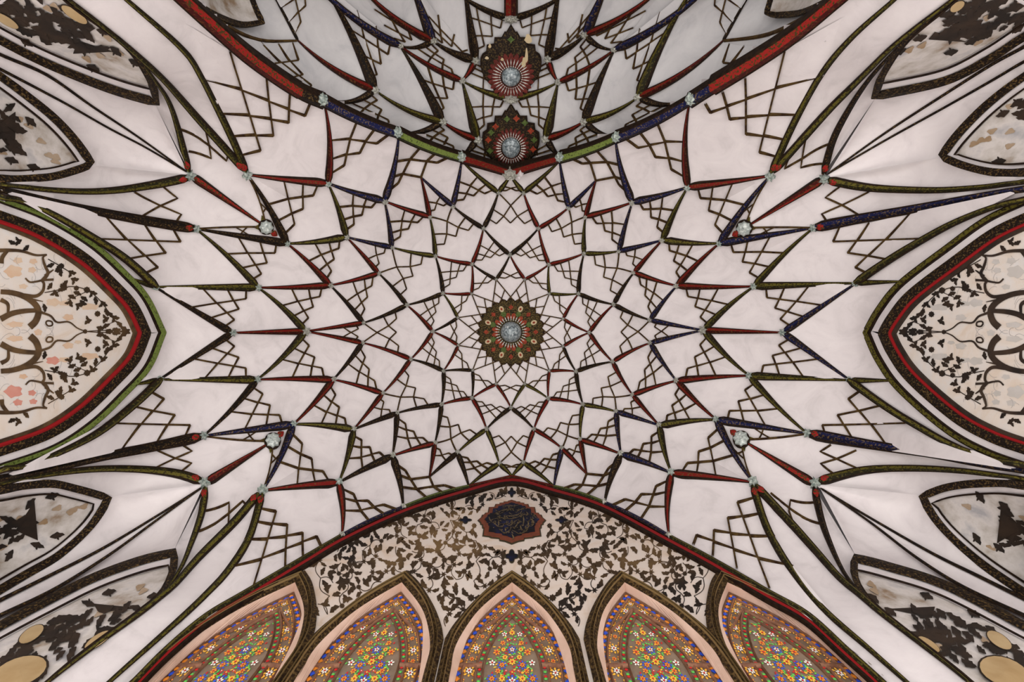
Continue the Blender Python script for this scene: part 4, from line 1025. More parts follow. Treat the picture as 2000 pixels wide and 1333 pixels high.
def S3B(q):
    return WB.at(np.asarray(q, float), 0.001 + lift())
rnd = random.Random(21)
CART = wxz([(1000, 1018)])[0]
def unwx(q):                       # wall (x, z) -> drawing position
    q = np.asarray(q, float); return np.stack([CX + F * q[:, 0] / q[:, 1], CY + F * YW / q[:, 1]], 1)
archpoly = unwx(np.array(loop)[:-2]); archpoly = np.vstack([archpoly, [(1760, 1420), (240, 1420)]])
winpoly = [unwx(AO + [x0, 0]) for x0 in ax_]
cartpoly = np.array([(999, 968), (1040, 985), (1076, 1018), (1062, 1055), (1000, 1074), (938, 1055), (924, 1018), (960, 985)])
def free(p, m):
    q = np.array([p], float)
    if p[0] > 996 or not inside(q, archpoly)[0] or seg_dist(q, archpoly)[0] < m: return False
    for o in winpoly[:3]:
        if inside(q, o)[0] or seg_dist(q, o)[0] < m * .6: return False
    if inside(q, cartpoly)[0]: return False
    for c, rx, ry in (((999.5, 963), 10, 11), ((909, 1017), 15, 9), ((999.5, 1088), 16, 15)):
        if abs(p[0] - c[0]) / rx + abs(p[1] - c[1]) / ry < 1.2: return False
    return True
seeds = []
for _ in range(7000):
    p = (430 + rnd.random() * 566, 945 + rnd.random() * 310)
    dmin = 15 + 11 * (p[1] - 945) / 310 + (4 if p[0] < 650 else 0)
    if all(math.hypot(p[0] - s[0], p[1] - s[1]) > dmin for s in seeds) and free(p, 5): seeds.append(p)
fol = Build()
def both(fn):
    fn(S3B); fn(lambda q: S3B(np.asarray(q, float) * [-1, 1] + [1999.5, 0]))
for i, p in enumerate(seeds):
    prev = sorted(seeds[:i], key=lambda s: math.hypot(s[0] - p[0], s[1] - p[1]))[:1]
    g_ = 1 + .45 * (p[1] - 945) / 310
    for s in prev:
        d = math.hypot(s[0] - p[0], s[1] - p[1])
        if d < 46:
            t = np.linspace(0, 1, 10)[:, None]; a, b_ = np.array(s), np.array(p); nr = np.array([-(b_ - a)[1], (b_ - a)[0]])
            c = a + (b_ - a) * t + nr * .26 * np.sin(t * math.pi) * rnd.choice([-1, 1])
            if all(free(tuple(x), 2) for x in c[::3]): both(lambda S3: stem(fol, S3, c, 1.2 * g_))
    kind = i % 4; a0 = rnd.random() * 6.28
    if kind == 0: both(lambda S3: bloom(fol, S3, p, (4.2 + 1.6 * (i % 3) / 2) * g_, 8, .72))
    if kind == 1: both(lambda S3: bloom(fol, S3, p, 5.4 * g_, 6, .45))
    k = 3
    for j in range(k):
        a = a0 + j * 6.28 / k + rnd.uniform(-.4, .4); st = (p[0] + math.cos(a) * 4 * g_, p[1] + math.sin(a) * 4 * g_); l = rnd.uniform(11, 18) * g_; cu = rnd.choice([-1.5, -.8, .8, 1.5])
        if free((st[0] + math.cos(a + cu * .4) * l, st[1] + math.sin(a + cu * .4) * l), 1.5): both(lambda S3: leaf(fol, S3, st, a, l, cu, .27))
fo = fol.obj('painted_foliage', 'leaf', wall_front); fo['kind'] = 'stuff'

# star cartouche with calligraphy
M['cart_red'] = mottled('brick_red_border_paint', [(0.3, (0.13, 0.03, 0.012)), (0.7, (0.21, 0.05, 0.02))], 12, 0.7)
M['cart_blue'] = mottled('dark_blue_inscription_ground', [(0.40, (0.005, 0.005, 0.007)), (0.55, (0.007, 0.008, 0.022)), (0.75, (0.012, 0.018, 0.09))], 5, 0.6, spec=0.1)
M['gilt'] = mottled('worn_gilt_paint', [(0.3, (0.05, 0.035, 0.012)), (0.7, (0.20, 0.135, 0.05))], 20, 0.5)
M['olive_edge'] = plain('dark_olive_edge', (0.04, 0.03, 0.012), 0.7)
cart = empty('star_cartouche', (CART[0], YW, CART[1] + EYE))
tag(cart, 'dark blue star-shaped cartouche with gilt script and stepped red border on lunette wall', 'cartouche')
qc = lambda pts: wxz(pts) - CART
st_px = [(999, 977.5), (1008, 980), (1008, 981), (1016, 981), (1016, 983), (1024, 983.5), (1024, 986), (1032, 986), (1034, 991.5), (1045, 992), (1047, 1003), (1052, 1003), (1054, 1006.5), (1058, 1007), (1060, 1012), (1067, 1018),
         (1062, 1023), (1062, 1026), (1058.5, 1027), (1058, 1033), (1055.5, 1034), (1057.5, 1049), (1045, 1050.5), (1041, 1052.5), (1025, 1054), (1024, 1058), (1013, 1060), (999.5, 1065)]
st = np.array(st_px); st = np.vstack([st, (st[1:-1] * [-1, 1] + [1999.5, 0])[::-1]])
def plate(pts, y0, y1, mat, name, parent, sc_=1.0):
    q = qc(pts); c_ = q.mean(0); q = c_ + (q - c_) * sc_; n = len(q)
    V = np.vstack([np.stack([q[:, 0], np.full(n, y0), q[:, 1]], 1), np.stack([q[:, 0], np.full(n, y1), q[:, 1]], 1)])
    return mk(name, V, [tuple(range(n, 2 * n))] + [(i, (i + 1) % n, n + (i + 1) % n, n + i) for i in range(n)], mat, None, parent)
plate(st, 0, -0.006, 'olive_edge', 'stepped_edge', cart, 1.0); plate(st, 0, -0.010, 'cart_red', 'red_border', cart, .955); plate(st, 0, -0.014, 'cart_blue', 'blue_ground', cart, .80)
def stroke(b, pts, w):
    q = smoothed(np.array(pts, float), 16); q = qc(q); nn = perp(q); wv = w * (0.35 + np.sin(np.linspace(0.15, 3.0, 16)))[:, None] / 2
    A = np.vstack([q + nn * wv, q - nn * wv]); V = np.stack([A[:, 0], np.full(32, -0.017), A[:, 1]], 1); b.add(V, [(i, i + 1, 16 + i + 1, 16 + i) for i in range(15)])
scr = [[(985, 1009), (992, 1011), (1003, 1010.5), (1016, 1006), (1019, 1001)], [(962, 1018), (978, 1015), (996, 1017), (1010, 1014), (1022, 1008)], [(990, 1021), (989, 1027), (995, 1030), (1001, 1026), (1000, 1019)],
       [(1014, 1020), (1010, 1028), (1004, 1036)], [(1022, 1012), (1023, 1020), (1022, 1028)], [(970, 1005), (980, 1001), (993, 999), (1006, 995)], [(1028, 1003), (1031, 1008), (1027, 1011)],
       [(966, 1024), (971, 1031), (980, 1033), (984, 1027)], [(976, 1038), (984, 1044), (994, 1041), (999, 1033)], [(1006, 1042), (1014, 1046), (1026, 1042), (1032, 1034)], [(1036, 1016), (1042, 1022), (1040, 1030), (1034, 1032)],
       [(984, 992), (994, 990), (1004, 992), (1014, 989)], [(1000, 1047), (1003, 1054), (1000, 1058)], [(955, 1013), (958, 1020), (964, 1017)], [(974, 1020), (974, 1030)], [(1032, 1022), (1032, 1034)], [(1016, 1030), (1019, 1040)], [(988, 1034), (987, 1041)],
       [(1042, 1008), (1046, 1014), (1051, 1017)], [(1008, 1000), (1018, 998), (1026, 995)]]
b = Build()
for s in scr: stroke(b, s, .011)
rr = random.Random(5)
for i in range(130):
    t = rr.random() * 6.28; r = math.sqrt(rr.random()); x, y = 1000 + 44 * r * math.cos(t), 1019 + 28 * r * math.sin(t)
    stroke(b, [(x, y), (x + rr.uniform(-3, 3), y + rr.uniform(-2, 2)), (x + rr.uniform(-6, 6), y + rr.uniform(-4, 4))], .008)
so = b.obj('gilt_script', 'gilt', cart); so['kind'] = 'stuff'
def lozenge(c, rx, ry, label):
    o = empty('lozenge_ornament', (*([wxz([c])[0, 0]]), YW, wxz([c])[0, 1] + EYE)); tag(o, label, 'ornament', 'small dark lozenges round the cartouche')
    a = np.linspace(0, 2 * math.pi, 32, endpoint=False); rad = 0.55 + 0.45 * np.abs(np.cos(2 * a)) ** 1.5
    q = wxz(np.array(c) + np.stack([np.cos(a) * rx * rad, np.sin(a) * ry * rad], 1)) - wxz([c])[0]
    for s_, m, y, nm in ((1, 'olive_edge', -.004, 'edge'), (.8, 'cart_blue', -.007, 'ground')):
        V = np.stack([q[:, 0] * s_, np.full(32, y), q[:, 1] * s_], 1); mk(nm, np.vstack([V, [[0, y, 0]]]), [(i, (i + 1) % 32, 32) for i in range(32)], m, None, o)
lozenge((999.5, 963), 9, 10, 'dark lozenge above the star cartouche'); lozenge((909, 1017), 13, 8, 'dark lozenge left of the star cartouche')
lozenge((1097, 1017), 13, 8, 'dark lozenge right of the star cartouche'); lozenge((999.5, 1088), 15, 14, 'dark lozenge below the star cartouche')
# ------------------------------------------------------------------ apse vault beyond the great arch
an = []
arcs = resample(np.vstack([TOP_L, [N['h3L'], N['f2L'], N['Eo0'], N['Ee0'], N['Eo11'], N['f2R'], N['h3R']], TOP_R]), 34)
for x, y in arcs:
    z = YT / ((y - CY) / F); an.append((x, y - 8, z * 1.035))
for x, y, z in ((998, 285, 6.15), (998, 240, 5.9), (998, 192, 5.72), (998, 147, 5.5), (998, 95, 5.25), (998, 40, 5.12), (998, 0, 5.0), (998, -45, 4.85)): an.append((x, y, z))
for x, y, z in ((581, 80, 4.3), (644, 0, 4.2), (500, 45, 4.0), (440, 15, 3.75), (540, 0, 4.05), (812, 0, 4.75), (731, 175, 4.85), (780, 90, 4.9), (863, 237, 5.55), (902, 157, 5.5), (845, 80, 5.1), (470, -45, 3.75), (640, -45, 4.05), (820, -45, 4.6)):
    an.append((x, y, z)); an.append((1995 - x, y + (6 if 650 < x < 850 else 0), z))
AP = Vault(an)
NA = {}
for k, l, r in (('p0', (997, 334), (997, 334)), ('p1', (901, 306), (1093.5, 306)), ('p2', (778, 259), (1203, 267)), ('p3', (636, 194), (1344, 193)),
                ('a1', (932, 271.5), (1066.5, 270)), ('a2', (998, 192), (998, 192)), ('a3', (902, 157.5), (1090.5, 160.5)), ('a4', (929, 117), (1069.5, 114)), ('a5', (998, 37.5), (998, 37.5)),
                ('a6', (863, 237), (1141.5, 237)), ('a7', (731, 175.5), (1248, 189)), ('a8', (780.5, 90), (1201, 97.5)), ('a9', (845, 79.5), (1143, 67.5)), ('a10', (581, 79.5), (1413, 81)),
                ('u4', (905, -35), (1095, -35)), ('u5', (880, -25), (1120, -25)), ('t5', (998, -45), (998, -45)), ('u7', (625, -40), (1365, -40)), ('u8', (610, -40), (1390, -35)), ('u9a', (695, -38), (1305, -38)), ('u9b', (800, -40), (1190, -40)), ('u10', (520, -40), (1478, -40)), ('v10', (372, 8), (1640, 12))):
    NA[k + 'L'] = np.array(l, float); NA[k + 'R'] = np.array(r, float)
N.update({'~' + k: v for k, v in NA.items()})
apse = tag(shell(AP, 'ceiling', np.vstack([arcs - [0, 2], [(1800, -110), (1500, -210), (500, -210), (240, -110)]]), -0.16, 20, 'plaster_shaded'), 'shadowed apse vault with two hanging rosettes beyond the great arch', None, None, 'structure')
for sd in 'LR':
    q = lambda k: '~' + k + sd
    sg = 1 if sd == 'L' else -1
    def bowed(a, b, k):
        p, r = N[q(a)], N[q(b)]; d = r - p; nr = np.array([-d[1], d[0]]) * k * sg; t = np.linspace(0, 1, 11)[:, None]
        EDGE[q(a), q(b)] = p + d * t + nr * 4 * t * (1 - t)
    RB = (('a1', 'a3', 'G', 19, 3, 0), ('a1', 'p1', 'K', 14, 3, -.04), ('a1', 'a6', 'R', 15, 4, -.05), ('a2', 'a3', 'G', 15, 3, -.05), ('a4', 'a3', 'R', 15, 3, -.05), ('a4', 'u4', 'K', 20, 3, 0),
          ('a4', 'a9', 'K', 18, 4, -.06), ('a5', 'u5', 'K', 15, 3, -.06), ('a6', 'a7', 'G', 15, 3, -.06), ('a6', 'a8', 'K', 17, 3, .02), ('a6', 'p2', 'K', 12, 3, -.10), ('a3', 'a8', 'R', 14, 4, -.04), ('a7', 'a10', 'R', 16, 3, -.05),
          ('a7', 'u7', 'K' if sd == 'L' else 'G', 18, 4, .03), ('a7', 'p3', 'K', 13, 3, -.14), ('a8', 'u8', 'B', 16, 8, -.05), ('a9', 'a8', 'K', 12, 3, -.12), ('a9', 'u9a', 'R', 16, 4, -.06), ('a9', 'u9b', 'B', 19, 6, 0), ('a10', 'u10', 'K', 5, 5, 0))
    for a, b, c, w0_, w1_, bw in RB:
        bowed(a, b, bw); rib(AP, EDGE[q(a), q(b)], w0_ * 1.12, w1_, c, apse, sd == 'L')
    EDGE[q('p1'), q('p0')] = np.array([N[q('p1')], N[q('p0')]])
    redc = smoothed(np.array([N[q('p3')]] + [(x + (4 if sd == 'L' else -4), y - 8) for x, y in (TOP_L[::-1] if sd == 'L' else TOP_R)]), 24)
    arc = smoothed(ARR((579, 80), (510, 80), (450, 57), (372, 6), (330, -30)) if sd == 'L' else ARR((1414, 81), (1480, 74), (1530, 58), (1600, 18), (1665, -35)), 20)
    def pan(keys, lat=None, tm=T3, w=2.8, extra=None):
        P = Panel(AP, outline([q(k) for k in keys]) if extra is None else extra, apse, 'plaster_shaded'); P.mat_main = False
        if lat: lattice(P, path(q(lat[0]), q(lat[1])), path(q(lat[0]), q(lat[2])), tm, w)
        return P
    P = pan(['a2', 'a3', 'a1', 'p1', 'p0'], ('a3', 'a1', 'a2')); lattice(P, path(q('p1'), q('a1')), path(q('p1'), q('p0')), ((.45, .75), ((.5, .35), (.3, .6))), 2.4, False)
    pan(['a1', 'a6', 'p2', 'p1'], ('p2', 'a6', 'p1')); pan(['a1', 'a3', 'a8', 'a6'], ('a8', 'a6', 'a3')); pan(['a6', 'a7', 'p3', 'p2'], ('p3', 'a7', 'p2'))
    pan(['a6', 'a8', 'u8', 'u7', 'a7'], ('u7', 'a8', 'a7')); pan(['a7', 'u7', 'u10', 'a10'], ('u10', 'a10', 'u7'))
    pan(['a4', 'a3', 'a8', 'a9'], ('a8', 'a9', 'a3')); pan(['a8', 'a9', 'u9a', 'u8'], ('u9a', 'a9', 'a8')); pan(['a9', 'u9b', 'u9a']); pan(['a9', 'a4', 'u4', 'u9b'], ('u9b', 'a9', 'a4'))
    P = pan(['a2', 'a3', 'a4', 'u4', 'u5', 'a5'], None); lattice(P, path(q('u4'), q('a4')), path(q('u5'), q('a5')), T3, 2.8, False); lattice(P, path(q('a3'), q('a4')), path(q('a3'), q('a2')), T3, 2.4, False)
    pan(['a5', 'u5', 't5'])
    P = pan(None, None, extra=np.vstack([path(q('a7'), q('a10'))[:-1], arc, redc[::-1], path(q('p3'), q('a7'))[1:-1]]))
    bars(P, [arc], 4, P.obj, 'dark_line')
    m = (lambda l: l) if sd == 'L' else (lambda l: [(1995 - x, y + 2) for x, y in l])
    custom_lattice(P, m([(508, 83), (542, 85), (570, 83)]), m([(540, 122), (575, 150), (606, 172)]), m([(587, 115.5), (596, 144), (611, 165)]), 2.8, m([(455, 65)])[0])
    P = pan(None, None, extra=np.vstack([path(q('a10'), q('u10'))[:-1], [N[q('u10')]], arc[::-1][:-1]]))
    for k, r in (('a1', 10), ('a3', 9), ('a4', 10), ('a6', 9), ('a7', 9), ('a8', 7), ('a9', 9)): star(AP, N[q(k)], r, apse, 'silver', 6, inner=.65)
    # painted niche on the apse side wall
    no = smoothed(ARR((340, -30), (378, 6), (420, 33), (468, 51), (511, 46)) if sd == 'L' else ARR((1660, -25), (1622, 2), (1568, 27), (1520, 33), (1499, 27)), 20)
    no2 = smoothed(ARR((511, 46), (498, 18), (484, -25)) if sd == 'L' else ARR((1499, 27), (1503, 12), (1512, -25)), 10)
    nr_ = empty('painted_niche'); tag(nr_, 'small painted niche at the %s top edge, on the apse side wall' % ('left' if sd == 'L' else 'right'), 'niche painting', 'painted niches')
    M.setdefault('niche_field', mottled('niche_wash', [(0.30, (0.27, 0.19, 0.12)), (0.44, (0.50, 0.46, 0.42)), (0.56, (0.64, 0.60, 0.57)), (0.72, (0.40, 0.39, 0.40))], 4.5, 0.8, detail=5))
    Panel(AP, np.vstack([no, no2[1:]]), nr_, 'niche_field', 'painted_ground', depth=0.0)
    nr_.children[0].location.z -= 0.02
    band(AP, np.vstack([no, no2[1:]]), 10, 'K', nr_, 'dark_border', [(-1, 0), (-1, .4), (1, .4), (1, 0)], 0.01)
archrib(resample([(998, 36), (998, -45)], 10), 27, 27, 'R', apse, S=AP, name='rib')
for c, rx, ry in (((998, 192), 17, 10), ((998, 38), 17, 10)): flatstar(AP, c, rx, ry, apse, 'star_boss', 'silver', 8, 0.07)
def star_shape(top, cy, r, w):
    h = [(0, top), (9, top + 15), (11, top + 13), (17, top + 24), (30, top + 24), (31, top + 36), (44, top + 38), (45, top + 50), (52, top + 55)]
    h = [(x * w, y) for x, y in h]; low = [(r * math.cos(t), cy + r * math.sin(t)) for t in np.linspace(-0.15, math.pi / 2, 14)]
    s_ = [(998 + x, y) for x, y in h + low] + [(998 - x, y) for x, y in (h + low)[::-1]][1:-1]
    return s_
rosette(AP, (998, 285), 50, 20, 0.5, 'dark pointed rosette with a mirror dome, nearer to the great arch', shape=star_shape(205, 272, 53, 1.0), ovals=False, ray=1.15)
r2 = rosette(AP, (998, 147), 55, 20, 0.5, 'damaged dark rosette with flaked plaster, at the top centre of the apse', shape=star_shape(52, 122, 57, 1.02), ovals=False, ray=1.75)
inv = np.array(r2.location)
for c, rx, ry in (((1031, 75), 7, 9), ((1027, 105), 3, 14), ((1022, 118), 4, 10), ((982, 112), 3, 3), ((958, 88), 3, 4), ((952, 110), 4, 3)):
    a = np.linspace(0, 2 * math.pi, 9, endpoint=False); qq = np.array(c) + np.stack([np.cos(a) * rx * (1 + .3 * np.sin(3 * a)), np.sin(a) * ry], 1)
    mk('flaked_patch', AP.at(np.vstack([qq, [c]]), 0.052) - inv, [(i, (i + 1) % 9, 9) for i in range(9)], 'cream', None, r2)
for i, (x, y, m_) in enumerate(((967, 245, 'pet_r'), (990, 231, 'pet_g'), (1009, 230, 'pet_r'), (1026, 238, 'pet_g'), (1038, 253, 'pet_r'), (958, 256, 'pet_g'), (952, 270, 'pet_r'), (1045, 270, 'pet_g'), (1043, 288, 'pet_r'), (955, 291, 'pet_g'), (998, 78, 'pet_g'))):
    a = np.linspace(0, 2 * math.pi, 12, endpoint=False); qq = np.array((x, y)) + np.stack([np.cos(a), np.sin(a) * .9], 1) * (7.5 * (0.75 + 0.25 * np.cos(4 * a)))[:, None]
    par = [o for o in sc.objects if o.name.startswith('ceiling_rosette')][1] if y > 150 else r2
    mk('painted_flower', AP.at(np.vstack([qq, [(x, y)]]), 0.045) - np.array(par.location), [(i_, (i_ + 1) % 12, 12) for i_ in range(12)], m_, None, par)

# ------------------------------------------------------------------ side walls: arch borders and painted tympana
M['bark'] = mottled('brown_branch_paint', [(0.35, (0.035, 0.018, 0.008)), (0.65, (0.13, 0.075, 0.03))], 7, 0.8)
M['bark_dark'] = mottled('dark_branch_paint', [(0.35, (0.016, 0.010, 0.007)), (0.65, (0.05, 0.030, 0.018))], 7, 0.8)
M['leaf_dark'] = mottled('dark_leaf_paint', [(0.35, (0.009, 0.006, 0.004)), (0.65, (0.035, 0.020, 0.011))], 5, 0.8)
M['peach'] = mottled('pale_peach_flower_paint', [(0.3, (0.66, 0.44, 0.29)), (0.7, (0.70, 0.56, 0.42))], 6, 0.8)
M['greyflower'] = mottled('pale_grey_flower_paint', [(0.3, (0.52, 0.49, 0.45)), (0.7, (0.60, 0.57, 0.54))], 6, 0.8)
M['salmon'] = mottled('salmon_flower_paint', [(0.3, (0.60, 0.22, 0.17)), (0.7, (0.66, 0.32, 0.25))], 6, 0.8)
M['thinline'] = plain('grey_outline_paint', (0.33, 0.31, 0.31), 0.8)
BR = [([(480, 660), (432, 640), (385, 606), (318, 608), (282, 572), (232, 552), (190, 525)], 5, 13), ([(0, 590), (60, 560), (130, 545), (212, 540)], 30, 20),
      ([(0, 435), (60, 440), (130, 460), (190, 500), (215, 545), (200, 600), (165, 635)], 24, 34), ([(130, 455), (200, 460), (238, 432), (246, 392), (236, 374)], 20, 12),
      ([(236, 374), (268, 330), (252, 290), (240, 242), (262, 225)], 20, 8), ([(262, 225), (200, 228), (120, 205), (40, 200), (-60, 205)], 8, 22), ([(140, 358), (165, 380), (200, 378), (240, 370), (300, 366)], 8, 12),
      ([(255, 612), (265, 600), (290, 605), (292, 625), (268, 628), (255, 612)], 8, 8), ([(0, 480), (40, 505), (42, 560)], 22, 12), ([(120, 465), (180, 478), (240, 490)], 16, 3), ([(40, 200), (10, 240), (5, 275)], 18, 22), ([(300, 310), (250, 345)], 6, 14)]
LV = [(290, 285, 2.6), (400, 325, .5), (370, 385, 2.2), (415, 365, .3), (285, 400, 2.0), (310, 440, 1.2), (400, 460, .2), (395, 495, 1.5), (470, 470, .4), (462, 495, .8), (540, 480, 1.2), (580, 500, .9), (600, 545, 1.0), (645, 580, .5), (672, 615, .7), (600, 590, 2.6), (695, 640, .3), (500, 600, 2.8),
      (150, 185, 2.2), (105, 150, 2.6), (70, 160, 3.4), (340, 320, 1.8), (250, 520, 1.2), (350, 420, 3.0), (430, 440, .2), (560, 640, .3), (610, 655, .1), (650, 650, .3), (590, 630, 5.6), (440, 510, .3), (330, 300, 2.0), (520, 440, .6), (620, 560, .6), (705, 655, .2)]
BLM = [(345, 290, 18), (360, 410, 22), (430, 415, 16), (490, 425, 20), (550, 560, 18), (480, 660, 14)]
STM = [([(480, 660), (560, 655), (640, 655), (720, 660)], 4), ([(270, 250), (330, 285), (420, 340)], 4), ([(250, 440), (330, 425), (400, 405), (490, 425), (560, 480), (610, 545), (650, 600), (700, 645)], 4), ([(560, 655), (610, 620), (660, 600)], 3), ([(380, 480), (430, 460), (500, 430)], 3)]
PALE = [(300, 495, 40, 22), (365, 500, 35, 14), (505, 520, 55, 18), (75, 320, 50, 34), (100, 258, 26, 18), (187, 263, 22, 15), (180, 312, 22, 16), (130, 405, 24, 14), (215, 665, 22, 18), (85, 620, 45, 16), (385, 580, 30, 18), (440, 720, 20, 10)]
for sd, X in (('L', XL), ('R', XR)):
    sgn = -1 if sd == 'L' else 1
    W0, W1 = Plane(0, X), Plane(0, X + sgn * 0.02)
    wall = tag(empty('wall_left' if sd == 'L' else 'wall_right'), 'side wall with a pointed arch painted with brown branches and leaves', None, None, 'structure')
    tr_ = tag(empty('trim_3' if sd == 'L' else 'trim_4'), 'banded pointed arch border on the %s side wall' % ('left' if sd == 'L' else 'right'), None, None, 'structure')
    gp = GREEN_L if sd == 'L' else GREEN_R; apx = 6
    up, dn = smoothed(gp[:apx + 1], 70), smoothed(gp[apx:], 70)
    def par(d):                                            # outline parallel to the green border, d pixels inside it
        out = []
        for leg, sg_ in ((up, 1), (dn, -1)):
            nn = perp(leg); nn *= np.sign(nn[:, 0:1] * sgn + 1e-9)
            q_ = leg + nn * d; out.append(q_[(q_[:, 1] - gp[apx][1]) * sg_ <= -0.5] if d >= 0 else q_)
        tdir = (up[-1] - up[-6]); ang_ = abs(math.atan2(tdir[1], abs(tdir[0]))); tip_ = gp[apx] + np.array([sgn * d / max(.3, math.sin(ang_)), 0])
        return np.vstack([out[0], [tip_], out[1]])
    BP = [(-1, -.6), (-1, .2), (1, .2), (1, -.6)]
    band(W0, par(-1), 12, 'outline', tr_, 'dark_line', BP); band(W0, par(-.5), 7.0 if sd == 'L' else 6, 'LG' if sd == 'L' else 'G', tr_, 'green_band', [(-1, 0), (-1, .5), (1, .5), (1, 0)], .01)
    band(W0, par(12), 16, 'plaster', tr_, 'white_band', [(-1, -.3), (-1, 0), (1, 0), (1, -.3)], -0.01)
    band(W0, par(28), 18.5, 'K', tr_, 'gilded_band', [(-1, -.3), (-1, .05), (0, .18), (1, .05), (1, -.3)], 0.0)
    band(W0, par(39.5), 7.0 if sd == 'L' else 5, 'red_line', tr_, 'red_band', [(-1, -.5), (-1, .2), (0, .4), (1, .2), (1, -.5)], 0.0)
    band(W0, par(45.5), 7, 'bark' if sd == 'L' else 'bark_dark', tr_, 'dark_line', BP, -0.01)
    Panel(W1, np.vstack([par(42), [(-160 if sd == 'L' else 2160, 930), (-160 if sd == 'L' else 2160, 380)]]), wall, 'ochrewall', 'tympanum', depth=0, step=30)
    fx = (lambda q: np.asarray(q, float) * .3452 + [0, 420]) if sd == 'L' else (lambda q: np.asarray(q, float) * [-.3452, .3452] + [2010, 421])
    for mir in (0, 1):
        T = lambda q, o=0.004: W1.at(fx(np.asarray(q, float) if not mir else np.asarray(q, float) * [1, -1] + [0, 1320]), o)
        b = Build()
        for k_, (x, y, rx, ry) in enumerate(PALE):
            if mir and y > 640: continue
            a = np.linspace(0, 2 * math.pi, 14, endpoint=False); qq = np.array((x, y)) + np.stack([np.cos(a) * rx, np.sin(a) * ry], 1) * (1 + .18 * np.cos(5 * a + k_))[:, None]
            mk('pale_flower', T(np.vstack([qq, [(x, y)]]), .0012 + .0001 * k_ + .00005 * mir), [(i, (i + 1) % 14, 14) for i in range(14)], 'salmon' if (mir and sd == 'L' and k_ in (0, 3, 4, 5, 6)) else 'peach' if sd == 'L' else 'greyflower', None, wall)
        b = Build(); rq = random.Random(9)
        for i in range(34):
            x, y = rq.uniform(10, 420), rq.uniform(240, 655); t = np.linspace(0, 1, 7); l = rq.uniform(40, 80); a0 = rq.uniform(-1, 4)
            stem(b, lambda q: T(q, .0015 + .1 * lift()), np.array((x, y)) + np.stack([np.cos(a0 + t) * l * t, np.sin(a0 + t * 1.4) * l * t], 1), 1.6)
        o = b.obj('grey_tracery', 'thinline', wall); o['kind'] = 'stuff'
        for pts, wa, wb in BR:
            b = Build(); p = smoothed(pts, 26); stem(b, lambda q: T(q, .0045 + lift()), p, np.linspace(wa, wb, 26) * 1.15); b.obj('branch', 'bark' if sd == 'L' else 'bark_dark', wall)
        b = Build()
        for pts, w in STM: stem(b, lambda q: T(q, .0025 + lift()), smoothed(pts, 20), w * 1.3)
        for i, (x, y, a) in enumerate(LV):
            leaf(b, lambda q: T(q, .003 + lift()), (x - 18 * math.cos(a), y - 18 * math.sin(a)), a, 50, (-1) ** i * .8, .30)
            if i % 2: leaf(b, lambda q: T(q, .003 + lift()), (x, y), a + 1.3, 34, .8, .3)
        for x, y, r_ in BLM: bloom(b, lambda q: T(q, .003 + lift()), (x, y), r_, 8, .8)
        o = b.obj('leaf_spray', 'leaf_dark' if sd == 'R' else 'leaf', wall); o['kind'] = 'stuff'

# ------------------------------------------------------------------ painted niches in the four corners
M['tan'] = mottled('tan_medallion_wash', [(0.3, (0.36, 0.24, 0.11)), (0.7, (0.50, 0.37, 0.20))], 4, 0.8)
M['blotch'] = mottled('brown_wash', [(0.3, (0.30, 0.20, 0.11)), (0.7, (0.44, 0.35, 0.26))], 5, 0.8)
VASE = {'B4L': ([(143, 103), (218, 99), (152, 78)], [(0, 0), (110, 0), (165, 55), (195, 88), (150, 92), (70, 65), (0, 45)], [(145, 24, 30, 9, .6), (12, 36, 28, 8, .55)], [(225, 95, .6), (262, 118, .4), (180, 128, .3), (50, 78, .4), (60, 60, .1), (200, 57, .2)]),
        'B4R': ([(1814, 75), (1886, 80), (1826, 61)], [(2010, -5), (1890, -5), (1840, 50), (1850, 70), (1930, 60), (2010, 45)], [(1870, 8, 16, 8, -.6)], [(1760, 98, 2.6), (1860, 100, 2.8), (1900, 78, 2.6), (1800, 72, 2.7)]),
        'B7L': ([(183, 1182), (264, 1190), (192, 1198)], [(-5, 1285), (60, 1240), (150, 1195), (240, 1200), (200, 1240), (110, 1300), (60, 1340), (-5, 1340)], [(61, 1244, 28, 12, -.6), (190, 1256, 30, 10, -.6), (38, 1318, 55, 27, -.35)], [(265, 1190, .2), (175, 1184, 3.3), (210, 1160, -.4), (298, 1167, -.3), (102, 1218, -.3), (120, 1228, -.2)]),
        'B7R': ([(1739, 1192), (1826, 1188), (1820, 1209)], [(2010, 1280), (1920, 1230), (1830, 1195), (1770, 1200), (1800, 1245), (1900, 1310), (1960, 1340), (2010, 1340)], [(1815, 1264, 25, 8, .6), (1952, 1256, 28, 12, .6), (1962, 1318, 50, 27, .35)], [(1705, 1170, .6), (1738, 1196, .5), (1838, 1200, .7), (1808, 1165, .3), (1900, 1200, .4), (1935, 1232, .5)]),
        'A7L': ([(66, 979), (73, 1056), (30, 1036)], [(-5, 1005), (35, 1000), (50, 1040), (-5, 1110)], [], [(55, 985, -1), (98, 968, -.4), (70, 1064, .2), (108, 1046, -.3), (20, 1085, 2)]),
        'A7R': ([(1956, 990), (1947, 1062), (1996, 1030)], [(2010, 1005), (1972, 1000), (1958, 1050), (2010, 1100)], [], [(1915, 968, .8), (1962, 986, .6), (1908, 1050, .9), (1950, 1068, .6)]),
        'A4L': ([(-14, 250), (28, 219), (27, 304)], [(-5, 225), (24, 222), (22, 290), (-5, 300)], [], [(18, 210, 2.4), (56, 235, .6), (18, 311, .2), (62, 325, .2)]),
        'A4R': ([(2004, 190), (2040, 200), (2030, 260)], [(2005, 180), (2030, 190), (2030, 230), (2005, 240)], [], [(1963, 222, 2.6), (1955, 317, 2.9), (1990, 200, 2.4)])}
